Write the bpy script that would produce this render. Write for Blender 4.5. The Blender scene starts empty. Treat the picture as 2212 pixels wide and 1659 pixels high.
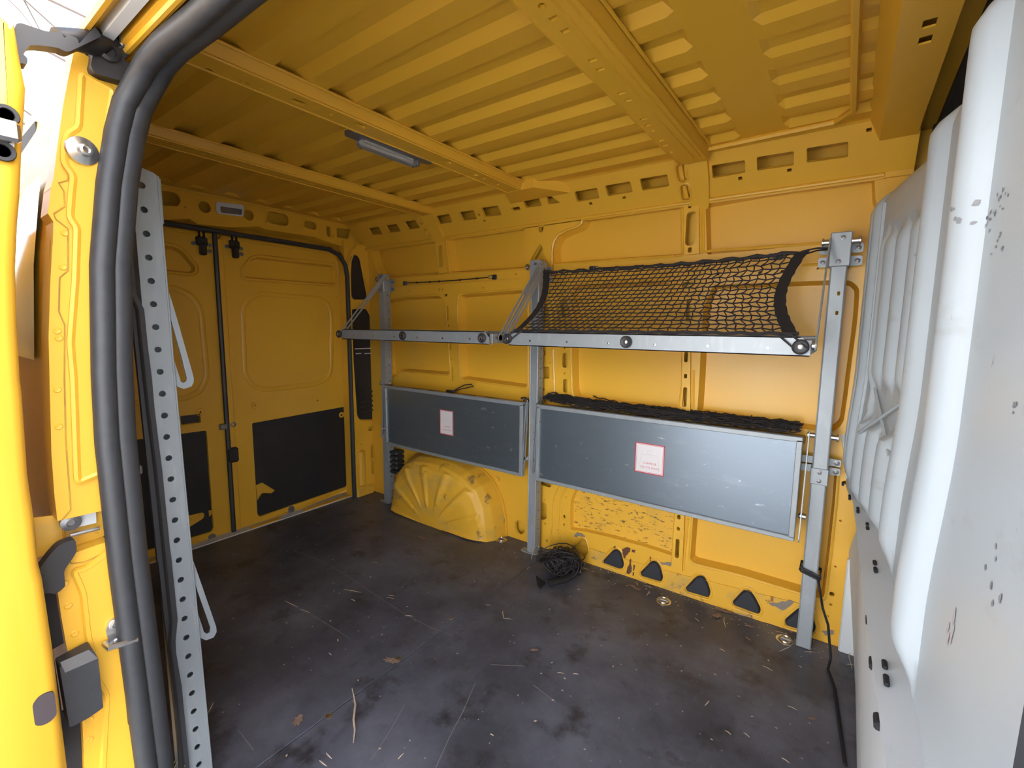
import bpy, bmesh, math, random
from mathutils import Vector, Matrix, geometry, noise
random.seed(7)
sc = bpy.context.scene
COL = sc.collection
# ---------------------------------------------------------------- camera
# metres; floor board top is z = 0, X runs to the front of the van, Y from the open side door to the far wall
YAW, PITCH, ROLL, FPX = math.radians(35.8326), math.radians(6.99903), math.radians(.56425), 997.309
fw_ = Vector((-math.sin(YAW)*math.cos(PITCH), math.cos(YAW)*math.cos(PITCH), -math.sin(PITCH)))
rt_ = Vector((math.cos(YAW), math.sin(YAW), 0)); up_ = rt_.cross(fw_)
r2 = rt_*math.cos(ROLL)+up_*math.sin(ROLL); u2 = up_*math.cos(ROLL)-rt_*math.sin(ROLL)
cd = bpy.data.cameras.new('camera'); cam = bpy.data.objects.new('camera', cd); COL.objects.link(cam)
M3 = Matrix((r2, u2, -fw_)).transposed()
cam.matrix_world = Matrix.Translation((0, 0, 1.09)) @ M3.to_4x4()
cd.sensor_width = 36; cd.sensor_fit = 'HORIZONTAL'; cd.lens = FPX/2212*36; cd.clip_start = .01
sc.camera = cam
# ---------------------------------------------------------------- sky, sun, exposure
w = bpy.data.worlds.new('sky'); sc.world = w; w.use_nodes = True
nt = w.node_tree; nt.nodes.clear()
sky = nt.nodes.new('ShaderNodeTexSky'); sky.sky_type = 'NISHITA'; sky.sun_disc = False
sky.sun_elevation = math.radians(48); sky.sun_rotation = math.radians(70); sky.air_density = 1.0; sky.dust_density = 2.5; sky.altitude = 100
bgn = nt.nodes.new('ShaderNodeBackground'); bgn.inputs[1].default_value = .24
out = nt.nodes.new('ShaderNodeOutputWorld')
hs = nt.nodes.new('ShaderNodeHueSaturation'); hs.inputs['Saturation'].default_value = .55
nt.links.new(sky.outputs[0], hs.inputs['Color']); nt.links.new(hs.outputs[0], bgn.inputs[0]); nt.links.new(bgn.outputs[0], out.inputs[0])
sc.view_settings.view_transform = 'Standard'; sc.view_settings.look = 'None'
sc.view_settings.gamma = 1; sc.view_settings.use_curve_mapping = False
sc.view_settings.exposure = 2.1
sd = bpy.data.lights.new('sun', 'SUN'); sd.energy = 10.0; sd.angle = math.radians(2); sd.color = (1, .95, .87)
so = bpy.data.objects.new('sun', sd); COL.objects.link(so)
so.rotation_euler = Vector((.50, -.56, -.66)).to_track_quat('-Z', 'Y').to_euler()

# ---------------------------------------------------------------- materials
def _m(name):
    m = bpy.data.materials.new(name); m.use_nodes = True
    n = m.node_tree.nodes; b = n['Principled BSDF']; return m, m.node_tree, n, b
def simple(name, col, rough=.5, metal=0, var=.12, scale=30, bump=0, coat=0, spec=None):
    m, t, n, b = _m(name)
    tc = n.new('ShaderNodeTexCoord'); nz = n.new('ShaderNodeTexNoise'); nz.inputs['Scale'].default_value = scale; nz.inputs['Detail'].default_value = 6
    t.links.new(tc.outputs['Object'], nz.inputs['Vector'])
    mx = n.new('ShaderNodeMix'); mx.data_type = 'RGBA'
    mx.inputs[6].default_value = [c*(1-var) for c in col]+[1]; mx.inputs[7].default_value = [min(1, c*(1+var)) for c in col]+[1]
    t.links.new(nz.outputs['Fac'], mx.inputs[0]); t.links.new(mx.outputs[2], b.inputs['Base Color'])
    b.inputs['Roughness'].default_value = rough; b.inputs['Metallic'].default_value = metal
    if coat: b.inputs['Coat Weight'].default_value = coat; b.inputs['Coat Roughness'].default_value = .12
    if spec is not None: b.inputs['Specular IOR Level'].default_value = spec
    if bump:
        bp = n.new('ShaderNodeBump'); bp.inputs['Strength'].default_value = bump; bp.inputs['Distance'].default_value = .002
        t.links.new(nz.outputs['Fac'], bp.inputs['Height']); t.links.new(bp.outputs[0], b.inputs['Normal'])
    return m
def worn(name, col, marks, rough=.35, metal=0, coat=0, clean_var=.05):
    """paint / sheet with patches of dirt or wear: marks = [(colour, noise scale, stretch xyz, threshold, softness, strength)]"""
    m, t, n, b = _m(name)
    tc = n.new('ShaderNodeTexCoord')
    geo = n.new('ShaderNodeNewGeometry')
    base = n.new('ShaderNodeMix'); base.data_type = 'RGBA'
    nz = n.new('ShaderNodeTexNoise'); nz.inputs['Scale'].default_value = 3.5; nz.inputs['Detail'].default_value = 5
    t.links.new(geo.outputs['Position'], nz.inputs['Vector']); t.links.new(nz.outputs['Fac'], base.inputs[0])
    base.inputs[6].default_value = [c*(1-clean_var) for c in col]+[1]; base.inputs[7].default_value = [min(1, c*(1+clean_var)) for c in col]+[1]
    last = base.outputs[2]
    for (mc, s, st, th, soft, amt) in marks:
        mp = n.new('ShaderNodeMapping'); mp.inputs['Scale'].default_value = st; t.links.new(geo.outputs['Position'], mp.inputs[0])
        q = n.new('ShaderNodeTexNoise'); q.inputs['Scale'].default_value = s; q.inputs['Detail'].default_value = 8; q.inputs['Roughness'].default_value = .65
        t.links.new(mp.outputs[0], q.inputs['Vector'])
        r = n.new('ShaderNodeMapRange'); r.inputs[1].default_value = th; r.inputs[2].default_value = th+soft; r.inputs[4].default_value = amt
        t.links.new(q.outputs['Fac'], r.inputs[0])
        mx = n.new('ShaderNodeMix'); mx.data_type = 'RGBA'; t.links.new(r.outputs[0], mx.inputs[0]); t.links.new(last, mx.inputs[6]); mx.inputs[7].default_value = list(mc)+[1]
        last = mx.outputs[2]
    t.links.new(last, b.inputs['Base Color'])
    b.inputs['Roughness'].default_value = rough; b.inputs['Metallic'].default_value = metal
    rr = n.new('ShaderNodeMapRange'); rr.inputs[3].default_value = rough*.8; rr.inputs[4].default_value = rough*1.25
    t.links.new(nz.outputs['Fac'], rr.inputs[0]); t.links.new(rr.outputs[0], b.inputs['Roughness'])
    if coat: b.inputs['Coat Weight'].default_value = coat; b.inputs['Coat Roughness'].default_value = .1
    return m
YEL = (.74, .41, .034)
MAT = dict(
 paint=worn('yellow_paint', YEL, [((.16, .10, .04), 14, (1, 1, 1), .74, .05, .5)], rough=.40, coat=.12),
 paint_worn=worn('worn_yellow_paint', YEL, [((.45, .33, .12), 5, (1, 1, 1.6), .50, .2, .6), ((.12, .08, .05), 16, (1, 1, 1), .60, .08, .75), ((.35, .36, .36), 24, (1, 1, 1), .68, .03, .8)], rough=.45),
 paint_scuff=worn('scuffed_yellow_paint', YEL, [((.40, .27, .07), 6, (1, 1, 1), .5, .3, .5), ((.03, .025, .02), 60, (.7, 1, 2.4), .585, .03, .9), ((.03, .025, .02), 14, (1, 1, 1), .63, .04, .9)], rough=.5),
 paint_rust=worn('rusty_yellow_paint', YEL, [((.36, .27, .12), 7, (1, 1, 1), .50, .2, .6), ((.14, .05, .025), 9, (1.5, 1, .7), .61, .03, .9), ((.12, .11, .11), 26, (1, 1, 1), .60, .08, .7)], rough=.45),
 dusty=worn('dusty_yellow_paint', (.5, .3, .04), [((.22, .13, .05), 10, (1, 1, 1), .42, .2, .8)], rough=.7),
 galv=worn('galvanised_steel', (.31, .345, .37), [((.40, .435, .46), 45, (1, 1, .25), .52, .2, .6), ((.30, .32, .34), 9, (1, 1, .4), .60, .2, .5)], rough=.45, metal=.35),
 sheet=worn('brushed_sheet_metal', (.18, .22, .265), [((.25, .29, .335), 14, (.5, 1, 1.4), .55, .2, .5), ((.55, .59, .62), 34, (.5, 1, .8), .63, .06, .6), ((.22, .25, .28), 6, (1, 1, 1), .6, .2, .35)], rough=.36, metal=.7),
 steel=simple('bright_steel', (.62, .62, .62), .25, .95),
 darksteel=simple('grey_steel', (.22, .22, .23), .4, .7),
 white=worn('white_plastic', (.43, .49, .535), [((.30, .28, .26), 5, (1, 1, 2), .62, .10, .35), ((.10, .10, .11), 24, (1, 1, .5), .695, .03, .6), ((.5, .40, .36), 3, (1, 1, 1), .66, .12, .35)], rough=.38),
 greytrim=worn('grey_painted_metal', (.58, .62, .65), [((.30, .27, .24), 8, (1, 1, 1), .58, .2, .5), ((.28, .15, .10), 12, (1, 1, 1), .72, .05, .5)], rough=.5),
 floor=worn('film_faced_plywood', (.062, .066, .086), [((.165, .175, .22), 2.6, (1, 1, 1), .42, .25, .8), ((.022, .021, .024), 8, (1, 1, 1), .54, .14, .8), ((.19, .19, .21), 30, (3, .7, 1), .60, .12, .5), ((.10, .08, .07), 70, (1, 1, 1), .70, .04, .6)], rough=.42, clean_var=.2),
 rubber=simple('black_rubber', (.030, .032, .037), .5, 0, .25, 60, bump=.15),
 black=simple('black_plastic', (.020, .020, .022), .5, 0, .2, 40),
 board=worn('black_hardboard', (.016, .016, .018), [((.07, .07, .08), 40, (1, 1, .4), .68, .04, .6), ((.03, .03, .03), 6, (1, 1, 1), .5, .2, .6)], rough=.55),
 cord=simple('black_cord', (.022, .020, .022), .6, 0, .3, 200),
 band=simple('black_webbing', (.013, .012, .013), .8, 0, .3, 150, bump=.3),
 plug=simple('dark_blue_rubber', (.022, .025, .034), .6, 0, .2, 60),
 stick=simple('white_sticker', (.72, .70, .72), .4, 0, .03),
 red=simple('red_print', (.55, .04, .06), .5),
 faint=simple('faint_print', (.55, .52, .53), .5),
 leaf=simple('dry_leaf', (.26, .17, .12), .8, 0, .4, 80),
 straw=simple('pale_wood_shaving', (.55, .45, .34), .8, 0, .3, 90),
 hay=simple('dry_hay', (.30, .21, .08), .9, 0, .4, 60),
 ground=simple('pale_paving', (.20, .20, .205), .9, 0, .15, 3),
 render=simple('pale_render', (.80, .82, .86), .9, 0, .05, 2),
 bark=simple('grey_bark', (.12, .10, .09), .9),
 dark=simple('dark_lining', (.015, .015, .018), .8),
 lens=None, tube=simple('lamp_tube', (.75, .75, .72), .3))
m, t, n, b = _m('clear_lens'); b.inputs['Base Color'].default_value = (.82, .82, .80, 1); b.inputs['Transmission Weight'].default_value = .85; b.inputs['Roughness'].default_value = .12; MAT['lens'] = m

# ---------------------------------------------------------------- mesh helpers
class MB:
    def __init__(s): s.v = []; s.f = []
    def add(s, vs, fs):
        k = len(s.v); s.v += [tuple(v) for v in vs]; s.f += [tuple(i+k for i in f) for f in fs]; return s
    def box(s, a, b):
        (x0, y0, z0), (x1, y1, z1) = a, b
        x0, x1 = min(x0, x1), max(x0, x1); y0, y1 = min(y0, y1), max(y0, y1); z0, z1 = min(z0, z1), max(z0, z1)
        return s.add([(x0, y0, z0), (x1, y0, z0), (x1, y1, z0), (x0, y1, z0), (x0, y0, z1), (x1, y0, z1), (x1, y1, z1), (x0, y1, z1)],
                     [(3, 2, 1, 0), (4, 5, 6, 7), (0, 1, 5, 4), (1, 2, 6, 5), (2, 3, 7, 6), (3, 0, 4, 7)])
    def bbox(s, a, b, r=.004):
        """box with chamfered edges"""
        bm = bmesh.new(); bmesh.ops.create_cube(bm, size=1)
        c = [(p+q)/2 for p, q in zip(a, b)]; d = [abs(q-p) for p, q in zip(a, b)]
        for v in bm.verts: v.co = Vector((c[0]+v.co.x*d[0], c[1]+v.co.y*d[1], c[2]+v.co.z*d[2]))
        bmesh.ops.bevel(bm, geom=bm.edges[:], offset=min(r, min(d)*.45), segments=1, affect='EDGES')
        bm.verts.index_update(); s.add([v.co[:] for v in bm.verts], [[v.index for v in f.verts] for f in bm.faces]); bm.free(); return s
    def tube(s, pts, r, n=6, cap=True, closed=False, flat=None):
        P = [Vector(p) for p in pts]; N = len(P); vs = []; fs = []
        rr = r if isinstance(r, (list, tuple)) else [r]*N
        T = []
        for i in range(N):
            a = P[(i-1) % N] if (closed or i) else P[0]; c = P[(i+1) % N] if (closed or i < N-1) else P[-1]
            d = (c-a); T.append(d.normalized() if d.length > 1e-9 else Vector((0, 0, 1)))
        up = Vector((0, 0, 1)) if abs(T[0].z) < .9 else Vector((1, 0, 0))
        X = T[0].cross(up).normalized()
        for i in range(N):
            X = (X-T[i]*X.dot(T[i])); X = X.normalized() if X.length > 1e-9 else T[i].orthogonal().normalized()
            Y = T[i].cross(X)
            for k in range(n):
                a = 2*math.pi*k/n; cx, cy = math.cos(a), math.sin(a)
                if flat: cy *= flat
                vs.append(P[i]+(X*cx+Y*cy)*rr[i])
        M = N if closed else N-1
        for i in range(M):
            for k in range(n):
                a, b2 = i*n+k, i*n+(k+1) % n; c, d = ((i+1) % N)*n+(k+1) % n, ((i+1) % N)*n+k
                fs.append((a, b2, c, d))
        if cap and not closed: fs += [tuple(range(n))[::-1], tuple((N-1)*n+k for k in range(n))]
        return s.add(vs, fs)
    def cyl(s, a, b, r, n=14, r2=None): return s.tube([a, b], [r, r if r2 is None else r2], n)
    def lathe(s, c, axis, prof, n=16):
        ax = Vector(axis).normalized(); X = ax.orthogonal().normalized(); Y = ax.cross(X); vs = []; fs = []
        for (r, h) in prof:
            for k in range(n):
                a = 2*math.pi*k/n; vs.append(Vector(c)+ax*h+(X*math.cos(a)+Y*math.sin(a))*r)
        for i in range(len(prof)-1):
            for k in range(n): fs.append((i*n+k, i*n+(k+1) % n, (i+1)*n+(k+1) % n, (i+1)*n+k))
        fs += [tuple(range(n))[::-1], tuple((len(prof)-1)*n+k for k in range(n))]
        return s.add(vs, fs)
    def quad(s, a, b, c, d): return s.add([a, b, c, d], [(0, 1, 2, 3)])
    def plate(s, outer, holes, M, t=.003, walls=True):
        """sheet cut to a 2D outline with openings; holes = [(points, flange depth, flange inset)] ; M(u, v, d) -> world, d is depth behind the face"""
        H = []
        for h in holes:
            if isinstance(h, tuple) and len(h) == 3 and not isinstance(h[1], tuple): H.append(h)
            else: H.append((h, None, 0))
        loops = [outer]+[h[0] for h in H]
        V = []; E = []
        for L in loops:
            k = len(V); V += [Vector(p[:2]) for p in L]; E += [(k+i, k+(i+1) % len(L)) for i in range(len(L))]
        ov, oe, of, _, _, _ = geometry.delaunay_2d_cdt(V, E, [], 0, 1e-6)
        tri = []
        for f in of:
            c = sum((ov[i] for i in f), Vector((0, 0)))/len(f)
            if not inpoly(c, outer) or any(inpoly(c, h[0]) for h in H): continue
            tri.append(tuple(f))
        n = len(ov); s.add([M(p.x, p.y, 0) for p in ov], tri)
        s.add([M(p.x, p.y, t) for p in ov], [f[::-1] for f in tri])
        if walls:
            N = len(outer)
            s.add([M(p[0], p[1], 0) for p in outer]+[M(p[0], p[1], t) for p in outer], [(i, (i+1) % N, N+(i+1) % N, N+i) for i in range(N)])
        for (L, dep, ins) in H:
            dep = t if dep is None else dep; N = len(L)
            Q = inset(L, ins) if ins else L
            s.add([M(p[0], p[1], 0) for p in L]+[M(p[0], p[1], dep) for p in Q], [(i, (i+1) % N, N+(i+1) % N, N+i) for i in range(N)])
        return s
def inpoly(p, L):
    x, y = p[0], p[1]; c = False; j = len(L)-1
    for i in range(len(L)):
        xi, yi = L[i][0], L[i][1]; xj, yj = L[j][0], L[j][1]
        if (yi > y) != (yj > y) and x < (xj-xi)*(y-yi)/(yj-yi)+xi: c = not c
        j = i
    return c
def area(L): return .5*sum(L[i][0]*L[(i+1) % len(L)][1]-L[(i+1) % len(L)][0]*L[i][1] for i in range(len(L)))
def inset(L, d):
    s = 1 if area(L) > 0 else -1; N = len(L); out = []
    for i in range(N):
        a, b, c = Vector(L[i-1][:2]), Vector(L[i][:2]), Vector(L[(i+1) % N][:2])
        e1 = (b-a); e2 = (c-b); e1 = e1.normalized() if e1.length > 1e-9 else Vector((1, 0)); e2 = e2.normalized() if e2.length > 1e-9 else e1
        n1 = Vector((-e1.y, e1.x))*s; n2 = Vector((-e2.y, e2.x))*s; m = (n1+n2)
        m = m.normalized() if m.length > 1e-6 else n1
        k = 1/max(.5, m.dot(n1)); out.append(tuple(b+m*d*k))
    return out
def rnd(L, r, n=3):
    """round the corners of a polygon"""
    out = []; N = len(L)
    for i in range(N):
        a, b, c = Vector(L[i-1][:2]), Vector(L[i][:2]), Vector(L[(i+1) % N][:2])
        la, lc = (a-b).length, (c-b).length; k = min(r, la*.45, lc*.45)
        p, q = b+(a-b).normalized()*k, b+(c-b).normalized()*k
        for j in range(n+1):
            u = j/n; out.append(tuple(p*(1-u)**2+b*2*u*(1-u)+q*u*u))
    return out
def ell(c, rx, ry=None, n=12): ry = rx if ry is None else ry; return [(c[0]+rx*math.cos(2*math.pi*k/n), c[1]+ry*math.sin(2*math.pi*k/n)) for k in range(n)]
def rect(c, w, h, r=0):
    L = [(c[0]-w/2, c[1]-h/2), (c[0]+w/2, c[1]-h/2), (c[0]+w/2, c[1]+h/2), (c[0]-w/2, c[1]+h/2)]
    return rnd(L, r) if r else L
def slot(c, w, h): return rnd([(c[0]-w/2, c[1]-h/2), (c[0]+w/2, c[1]-h/2), (c[0]+w/2, c[1]+h/2), (c[0]-w/2, c[1]+h/2)], min(w, h)/2*.98, 4)
def obj(name, mb, mat, parent=None, smooth=False, bevel=0, kind=None, label=None):
    vs = mb.v; c = Vector([(min(v[i] for v in vs)+max(v[i] for v in vs))/2 for i in range(3)])
    me = bpy.data.meshes.new(name); me.from_pydata([tuple(Vector(v)-c) for v in vs], [], mb.f); me.update()
    bm = bmesh.new(); bm.from_mesh(me); bmesh.ops.remove_doubles(bm, verts=bm.verts, dist=1e-5); bmesh.ops.recalc_face_normals(bm, faces=bm.faces); bm.to_mesh(me); bm.free()
    me.materials.append(MAT[mat] if isinstance(mat, str) else mat)
    if smooth:
        for p in me.polygons: p.use_smooth = True
        me.set_sharp_from_angle(angle=math.radians(38))
    o = bpy.data.objects.new(name, me); COL.objects.link(o)
    pl = Vector((0, 0, 0)); q = parent
    while q: pl = pl+q.location; q = q.parent
    o.location = c-pl; o.parent = parent
    if kind: o['kind'] = kind
    if label: o['label'] = label
    return o
def thing(name, loc, label, cat, group=None):
    o = bpy.data.objects.new(name, None); COL.objects.link(o); o.location = loc; o.empty_display_size = .05
    return tag(o, label, cat, group)
def tag(o, label, cat, group=None):
    o['label'] = label; o['category'] = cat
    if group: o['group'] = group
    return o
def struct(o, label=None, cat=None):
    o['kind'] = 'structure'
    if label: o['label'] = label
    if cat: o['category'] = cat
    return o
def root(name, loc, label, cat):
    o = bpy.data.objects.new(name, None); COL.objects.link(o); o.location = loc; o.empty_display_size = .05; return struct(o, label, cat)
WY = 1.87                                   # face of the far wall frame
fwM = lambda u, v, d: (u, WY+d, v)

# ================================================================ FLOOR
fl = root('floor', (-1.2, 1.03, 0), 'dark film faced plywood floor of the cargo area, scratched and dusty', 'floor')
obj('floor_board', MB().bbox((-1.101, .18, -.018), (.30, 1.92, 0), .0015), 'floor', fl)
obj('floor_board', MB().bbox((-2.60, .18, -.018), (-1.1035, 1.92, 0), .0015), 'floor', fl)
for p in ((-1.0970,0.6550), (-1.1140,0.9220), (-1.1250,1.1850)):
    b = MB().lathe((p[0], p[1], 0), (0, 0, 1), [(.010, -.001), (.010, .0012), (.006, .0016), (.004, .0006)], 12); obj('floor_screw', b, 'steel', fl, True)

for pts in (((-2.1100,1.1090), (-1.9030,1.1390), (-1.6490,1.1270), (-1.4510,1.1070), (-1.2860,1.0970), (-1.1480,1.0990), (-1.0540,1.1160)), ((-1.7290,0.8670), (-1.5830,0.8820), (-1.4330,0.8870), (-1.3310,0.8870)), ((-0.8470,0.9950), (-0.8060,0.8940), (-0.7790,0.8100), (-0.7460,0.7250)), ((-0.9580,0.8110), (-0.9210,0.7250), (-0.8920,0.6410)), ((-0.6970,1.0940), (-0.6080,1.0780)), ((-0.8570,1.0840), (-0.7630,1.1440)), ((-1.2540,0.4850), (-1.1570,0.4800))):
    obj('scratch_mark', MB().tube([(p[0], p[1], .0002) for p in pts], .0011, 4, flat=.3), simple('scratch', (.20, .19, .20), .7), fl)
# ================================================================ FAR WALL
wf = root('wall_far', (-1.2, WY, 0), 'yellow painted far side wall of the van with pressed frames and panels', 'wall')
obj('outer_skin', MB().box((-2.66, 1.915, -.10), (.16, 1.935, 1.76)), 'paint', wf)
U1 = [(-2.4360,1.5840),(-1.8720,1.5650),(-1.8410,1.3800),(-2.0250,1.3820),(-2.2710,1.3800),(-2.3480,1.3950),(-2.3950,1.4610)]
U2 = [(-1.7910,1.5670),(-1.4910,1.5860),(-1.3300,1.5930),(-1.2860,1.5650),(-1.2770,1.5210),(-1.2700,1.3740),(-1.4900,1.3750),(-1.7680,1.3800)]
U3 = [(-1.1170,1.3800),(-1.1240,1.4380),(-1.1160,1.4760),(-1.0940,1.5060),(-1.0490,1.5210),(-0.9930,1.5310),(-0.9740,1.5470),(-0.9720,1.5610),(-0.9460,1.5810),(-0.7430,1.5790),(-0.5620,1.5760),(-0.5410,1.3750),(-0.5770,1.3740),(-0.8450,1.3770)]
U4 = [(-0.4690,1.5540),(-0.2070,1.5660),(0.0260,1.5750),(0.0360,1.4940),(0.0520,1.4570),(0.0540,1.3690),(-0.1010,1.3740),(-0.2780,1.3700),(-0.4530,1.3680)]
L1 = [(-2.3140,1.2480),(-2.1690,1.2600),(-1.8540,1.2600),(-1.8210,1.2260),(-1.8060,1.1750),(-1.7990,1.0980),(-1.7780,0.8250),(-2.1820,0.8200),(-2.2150,0.8000),(-2.2480,0.7730),(-2.2920,0.7800),(-2.3150,1.0230)]
L2 = [(-1.7010,1.2600),(-1.2970,1.2700),(-1.2660,1.2520),(-1.2580,0.7950),(-1.6930,0.8090),(-1.7090,1.1240),(-1.7140,1.1990)]
L3 = [(-1.0290,1.2620),(-0.9850,1.2800),(-0.5920,1.2780),(-0.5620,1.2260),(-0.5410,1.1480),(-0.5240,0.8820),(-0.5310,0.7930),(-0.5290,0.7600),(-0.7640,0.7630),(-0.9690,0.7640),(-0.9950,0.7790),(-1.0050,0.8100)]
L4 = [(-0.4240,1.2550),(-0.4340,1.2270),(-0.4550,1.1710),(-0.4550,1.0040),(-0.4540,0.9320),(-0.4540,0.7910),(-0.4570,0.7650),(-0.0430,0.7470),(-0.0080,0.7560),(0.0110,0.7860),(0.0140,0.8590),(0.0210,1.1450),(0.0180,1.2260),(-0.0060,1.2510),(-0.0610,1.2540)]
P1 = [(-1.0000,0.1350),(-1.0010,0.2740),(-0.9820,0.3310),(-0.9570,0.3720),(-0.5120,0.3680),(-0.5160,0.1530),(-0.6470,0.1580),(-0.7980,0.1540),(-0.9110,0.1480)]
P2 = [(-0.4480,0.1580),(-0.4460,0.3240),(-0.4500,0.6340),(-0.0640,0.6260),(-0.0130,0.6350),(0.0070,0.6190),(0.0090,0.5090),(0.0080,0.3240),(0.0050,0.1550),(-0.0750,0.1550),(-0.2660,0.1580),(-0.4300,0.1490)]
T = [[(-1.3220,0.0900),(-1.3010,0.1050),(-1.2610,0.0940),(-1.2620,0.0450),(-1.3000,0.0210),(-1.3250,0.0510)],
     [(-1.0000,0.0320),(-0.9400,0.1090),(-0.9200,0.1080),(-0.9030,0.0550),(-0.9100,0.0320),(-0.9210,0.0220),(-0.9910,0.0250)],
     [(-0.8280,0.0330),(-0.7790,0.1020),(-0.7580,0.1100),(-0.7420,0.0980),(-0.7250,0.0510),(-0.7310,0.0270),(-0.7490,0.0180),(-0.8250,0.0220)],
     [(-0.6520,0.0350),(-0.6060,0.1030),(-0.5850,0.1100),(-0.5650,0.0920),(-0.5510,0.0460),(-0.5590,0.0220),(-0.6470,0.0190)],
     [(-0.4610,0.0320),(-0.4190,0.0990),(-0.3930,0.1100),(-0.3750,0.0860),(-0.3610,0.0480),(-0.3680,0.0210),(-0.4540,0.0180)],
     [(-0.2830,0.0380),(-0.2490,0.0990),(-0.2260,0.1090),(-0.2050,0.0860),(-0.1820,0.0450),(-0.1880,0.0200),(-0.2770,0.0240)],
     [(-0.1070,0.0340),(-0.0660,0.0980),(-0.0380,0.1130),(-0.0220,0.0860),(-0.0080,0.0400),(-0.0150,0.0170),(-0.1010,0.0120)]]
holes = [(rnd(L, .02, 4), .045, .012) for L in (U1, U2, L1, L2)]+[(rnd(U3, .012), .045, .012), (rnd(L3, .025, 4), .045, .01), (rnd(U4, .008), .045, .006), (rnd(L4, .03, 4), .045, .012), (rnd(P1, .012), .025, .006), (rnd(P2, .02), .045, .008)]
holes += [(rnd(L, .014, 4), .012, .004) for L in T]
S = lambda c, w, h: holes.append((slot(c, w, h), .01, .001))
for c, w_, h_ in (((-1.8290,1.4690), .026, .115), ((-1.8480,1.5490), .008, .008), ((-1.8140,1.3900), .008, .018), ((-1.7930,1.1620), .014, .08), ((-1.7840,1.0960), .011, .011), ((-1.7730,0.9830), .012, .045), ((-1.7670,0.9120), .010, .016), ((-1.7590,0.8300), .012, .078),
    ((-2.0950,1.2920), .007, .007), ((-1.8540,1.2940), .009, .012), ((-1.8280,1.2950), .007, .014), ((-1.5380,1.2900), .008, .007), ((-1.3320,1.3470), .010, .009), ((-1.8030,1.2610), .028, .016),
    ((-1.1620,0.9680), .012, .020), ((-1.0500,0.9410), .026, .068), ((-1.0450,0.8220), .026, .064), ((-1.0540,0.9970), .008, .008), ((-1.0500,0.8800), .009, .009), ((-1.1300,0.9260), .006, .006), ((-1.1610,0.7960), .011, .010),
    ((-1.0900,1.5790), .060, .030), ((-0.5140,1.4670), .036, .125), ((-0.5210,1.5490), .014, .014), ((-0.5130,1.3890), .014, .020), ((-1.0620,1.1750), .032, .070),
    ((-0.5100,1.1620), .016, .085), ((-0.5050,0.9820), .015, .040), ((-0.5030,0.9070), .012, .018), ((-0.5010,0.8240), .016, .078), ((-0.4980,0.3310), .014, .018), ((-0.4970,0.3050), .006, .006), ((-0.4970,0.2820), .012, .016), ((-0.4970,0.2580), .006, .006), ((-0.4970,0.1970), .016, .082), ((-0.5160,1.2580), .045, .026),
    ((-1.0340,0.1910), .012, .017), ((-1.0330,0.1510), .010, .012), ((-1.0290,0.1110), .006, .006), ((-1.0700,0.1150), .008, .006), ((-1.0260,0.2900), .006, .006), ((-1.1400,0.1270), .009, .010), ((-1.1280,0.0420), .012, .012), ((-1.1460,0.2490), .005, .009),
    ((-0.9360,1.2900), .006, .006), ((-0.8340,1.2880), .010, .007), ((-0.7650,1.2890), .012, .008), ((-0.6270,1.2920), .008, .008), ((-0.4090,1.2930), .008, .008), ((-0.2690,1.2920), .014, .010), ((-0.2000,1.2910), .014, .010), ((-0.0990,1.2940), .006, .006),
    ((0.0310,0.5840), .014, .012), ((0.0290,0.4500), .007, .006), ((0.0280,0.2850), .007, .006), ((0.0260,0.1830), .014, .016), ((0.0260,0.1440), .008, .009), ((0.0220,0.0990), .006, .006), ((0.0300,0.6220), .005, .006)):
    S(c, w_, h_)
for L in ([(-1.2000,1.5890),(-1.1880,1.5930),(-1.1750,1.5830),(-1.1710,1.5430),(-1.1780,1.5280),(-1.1870,1.5250),(-1.1960,1.5350)], [(-1.2380,1.4080),(-1.1940,1.4690),(-1.1850,1.4700),(-1.1740,1.4420),(-1.1680,1.4020)], [(-1.1720,0.9040),(-1.1330,0.9060),(-1.1320,0.8500),(-1.1710,0.8480)], [(-1.1720,0.2300),(-1.1350,0.2330),(-1.1320,0.2170),(-1.1320,0.1560),(-1.1480,0.1440),(-1.1700,0.1410)], [(-1.1740,0.3390),(-1.1110,0.3400),(-1.1090,0.3250),(-1.1210,0.3160),(-1.1740,0.3190)], [(-2.3070,0.3410),(-2.2790,0.3380),(-2.2740,0.3120),(-2.3060,0.3050)]):
    holes.append((rnd(L, .006), .012, .002))
b = MB(); b.plate([(-2.475, -.02), (.12, -.02), (.12, 1.60), (-2.475, 1.60)], holes, fwM, .003); obj('inner_frame', b, 'paint', wf)
# lips pressed round the openings
def lip(L, r, y=WY): b = MB(); b.tube([(p[0], y, p[1]) for p in L], r, 6, closed=True); return b
b = MB()
for L in (U1, U2, U3, L1, L2, L3, P2): b.add(*(lambda q: (q.v, q.f))(lip(rnd(inset(L, -.006), .02), .0035)))
for L in T[1:]: b.add(*(lambda q: (q.v, q.f))(lip(rnd(inset(L, -.008), .016), .005)))
obj('pressed_lip', b, 'paint', wf, True)
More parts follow.
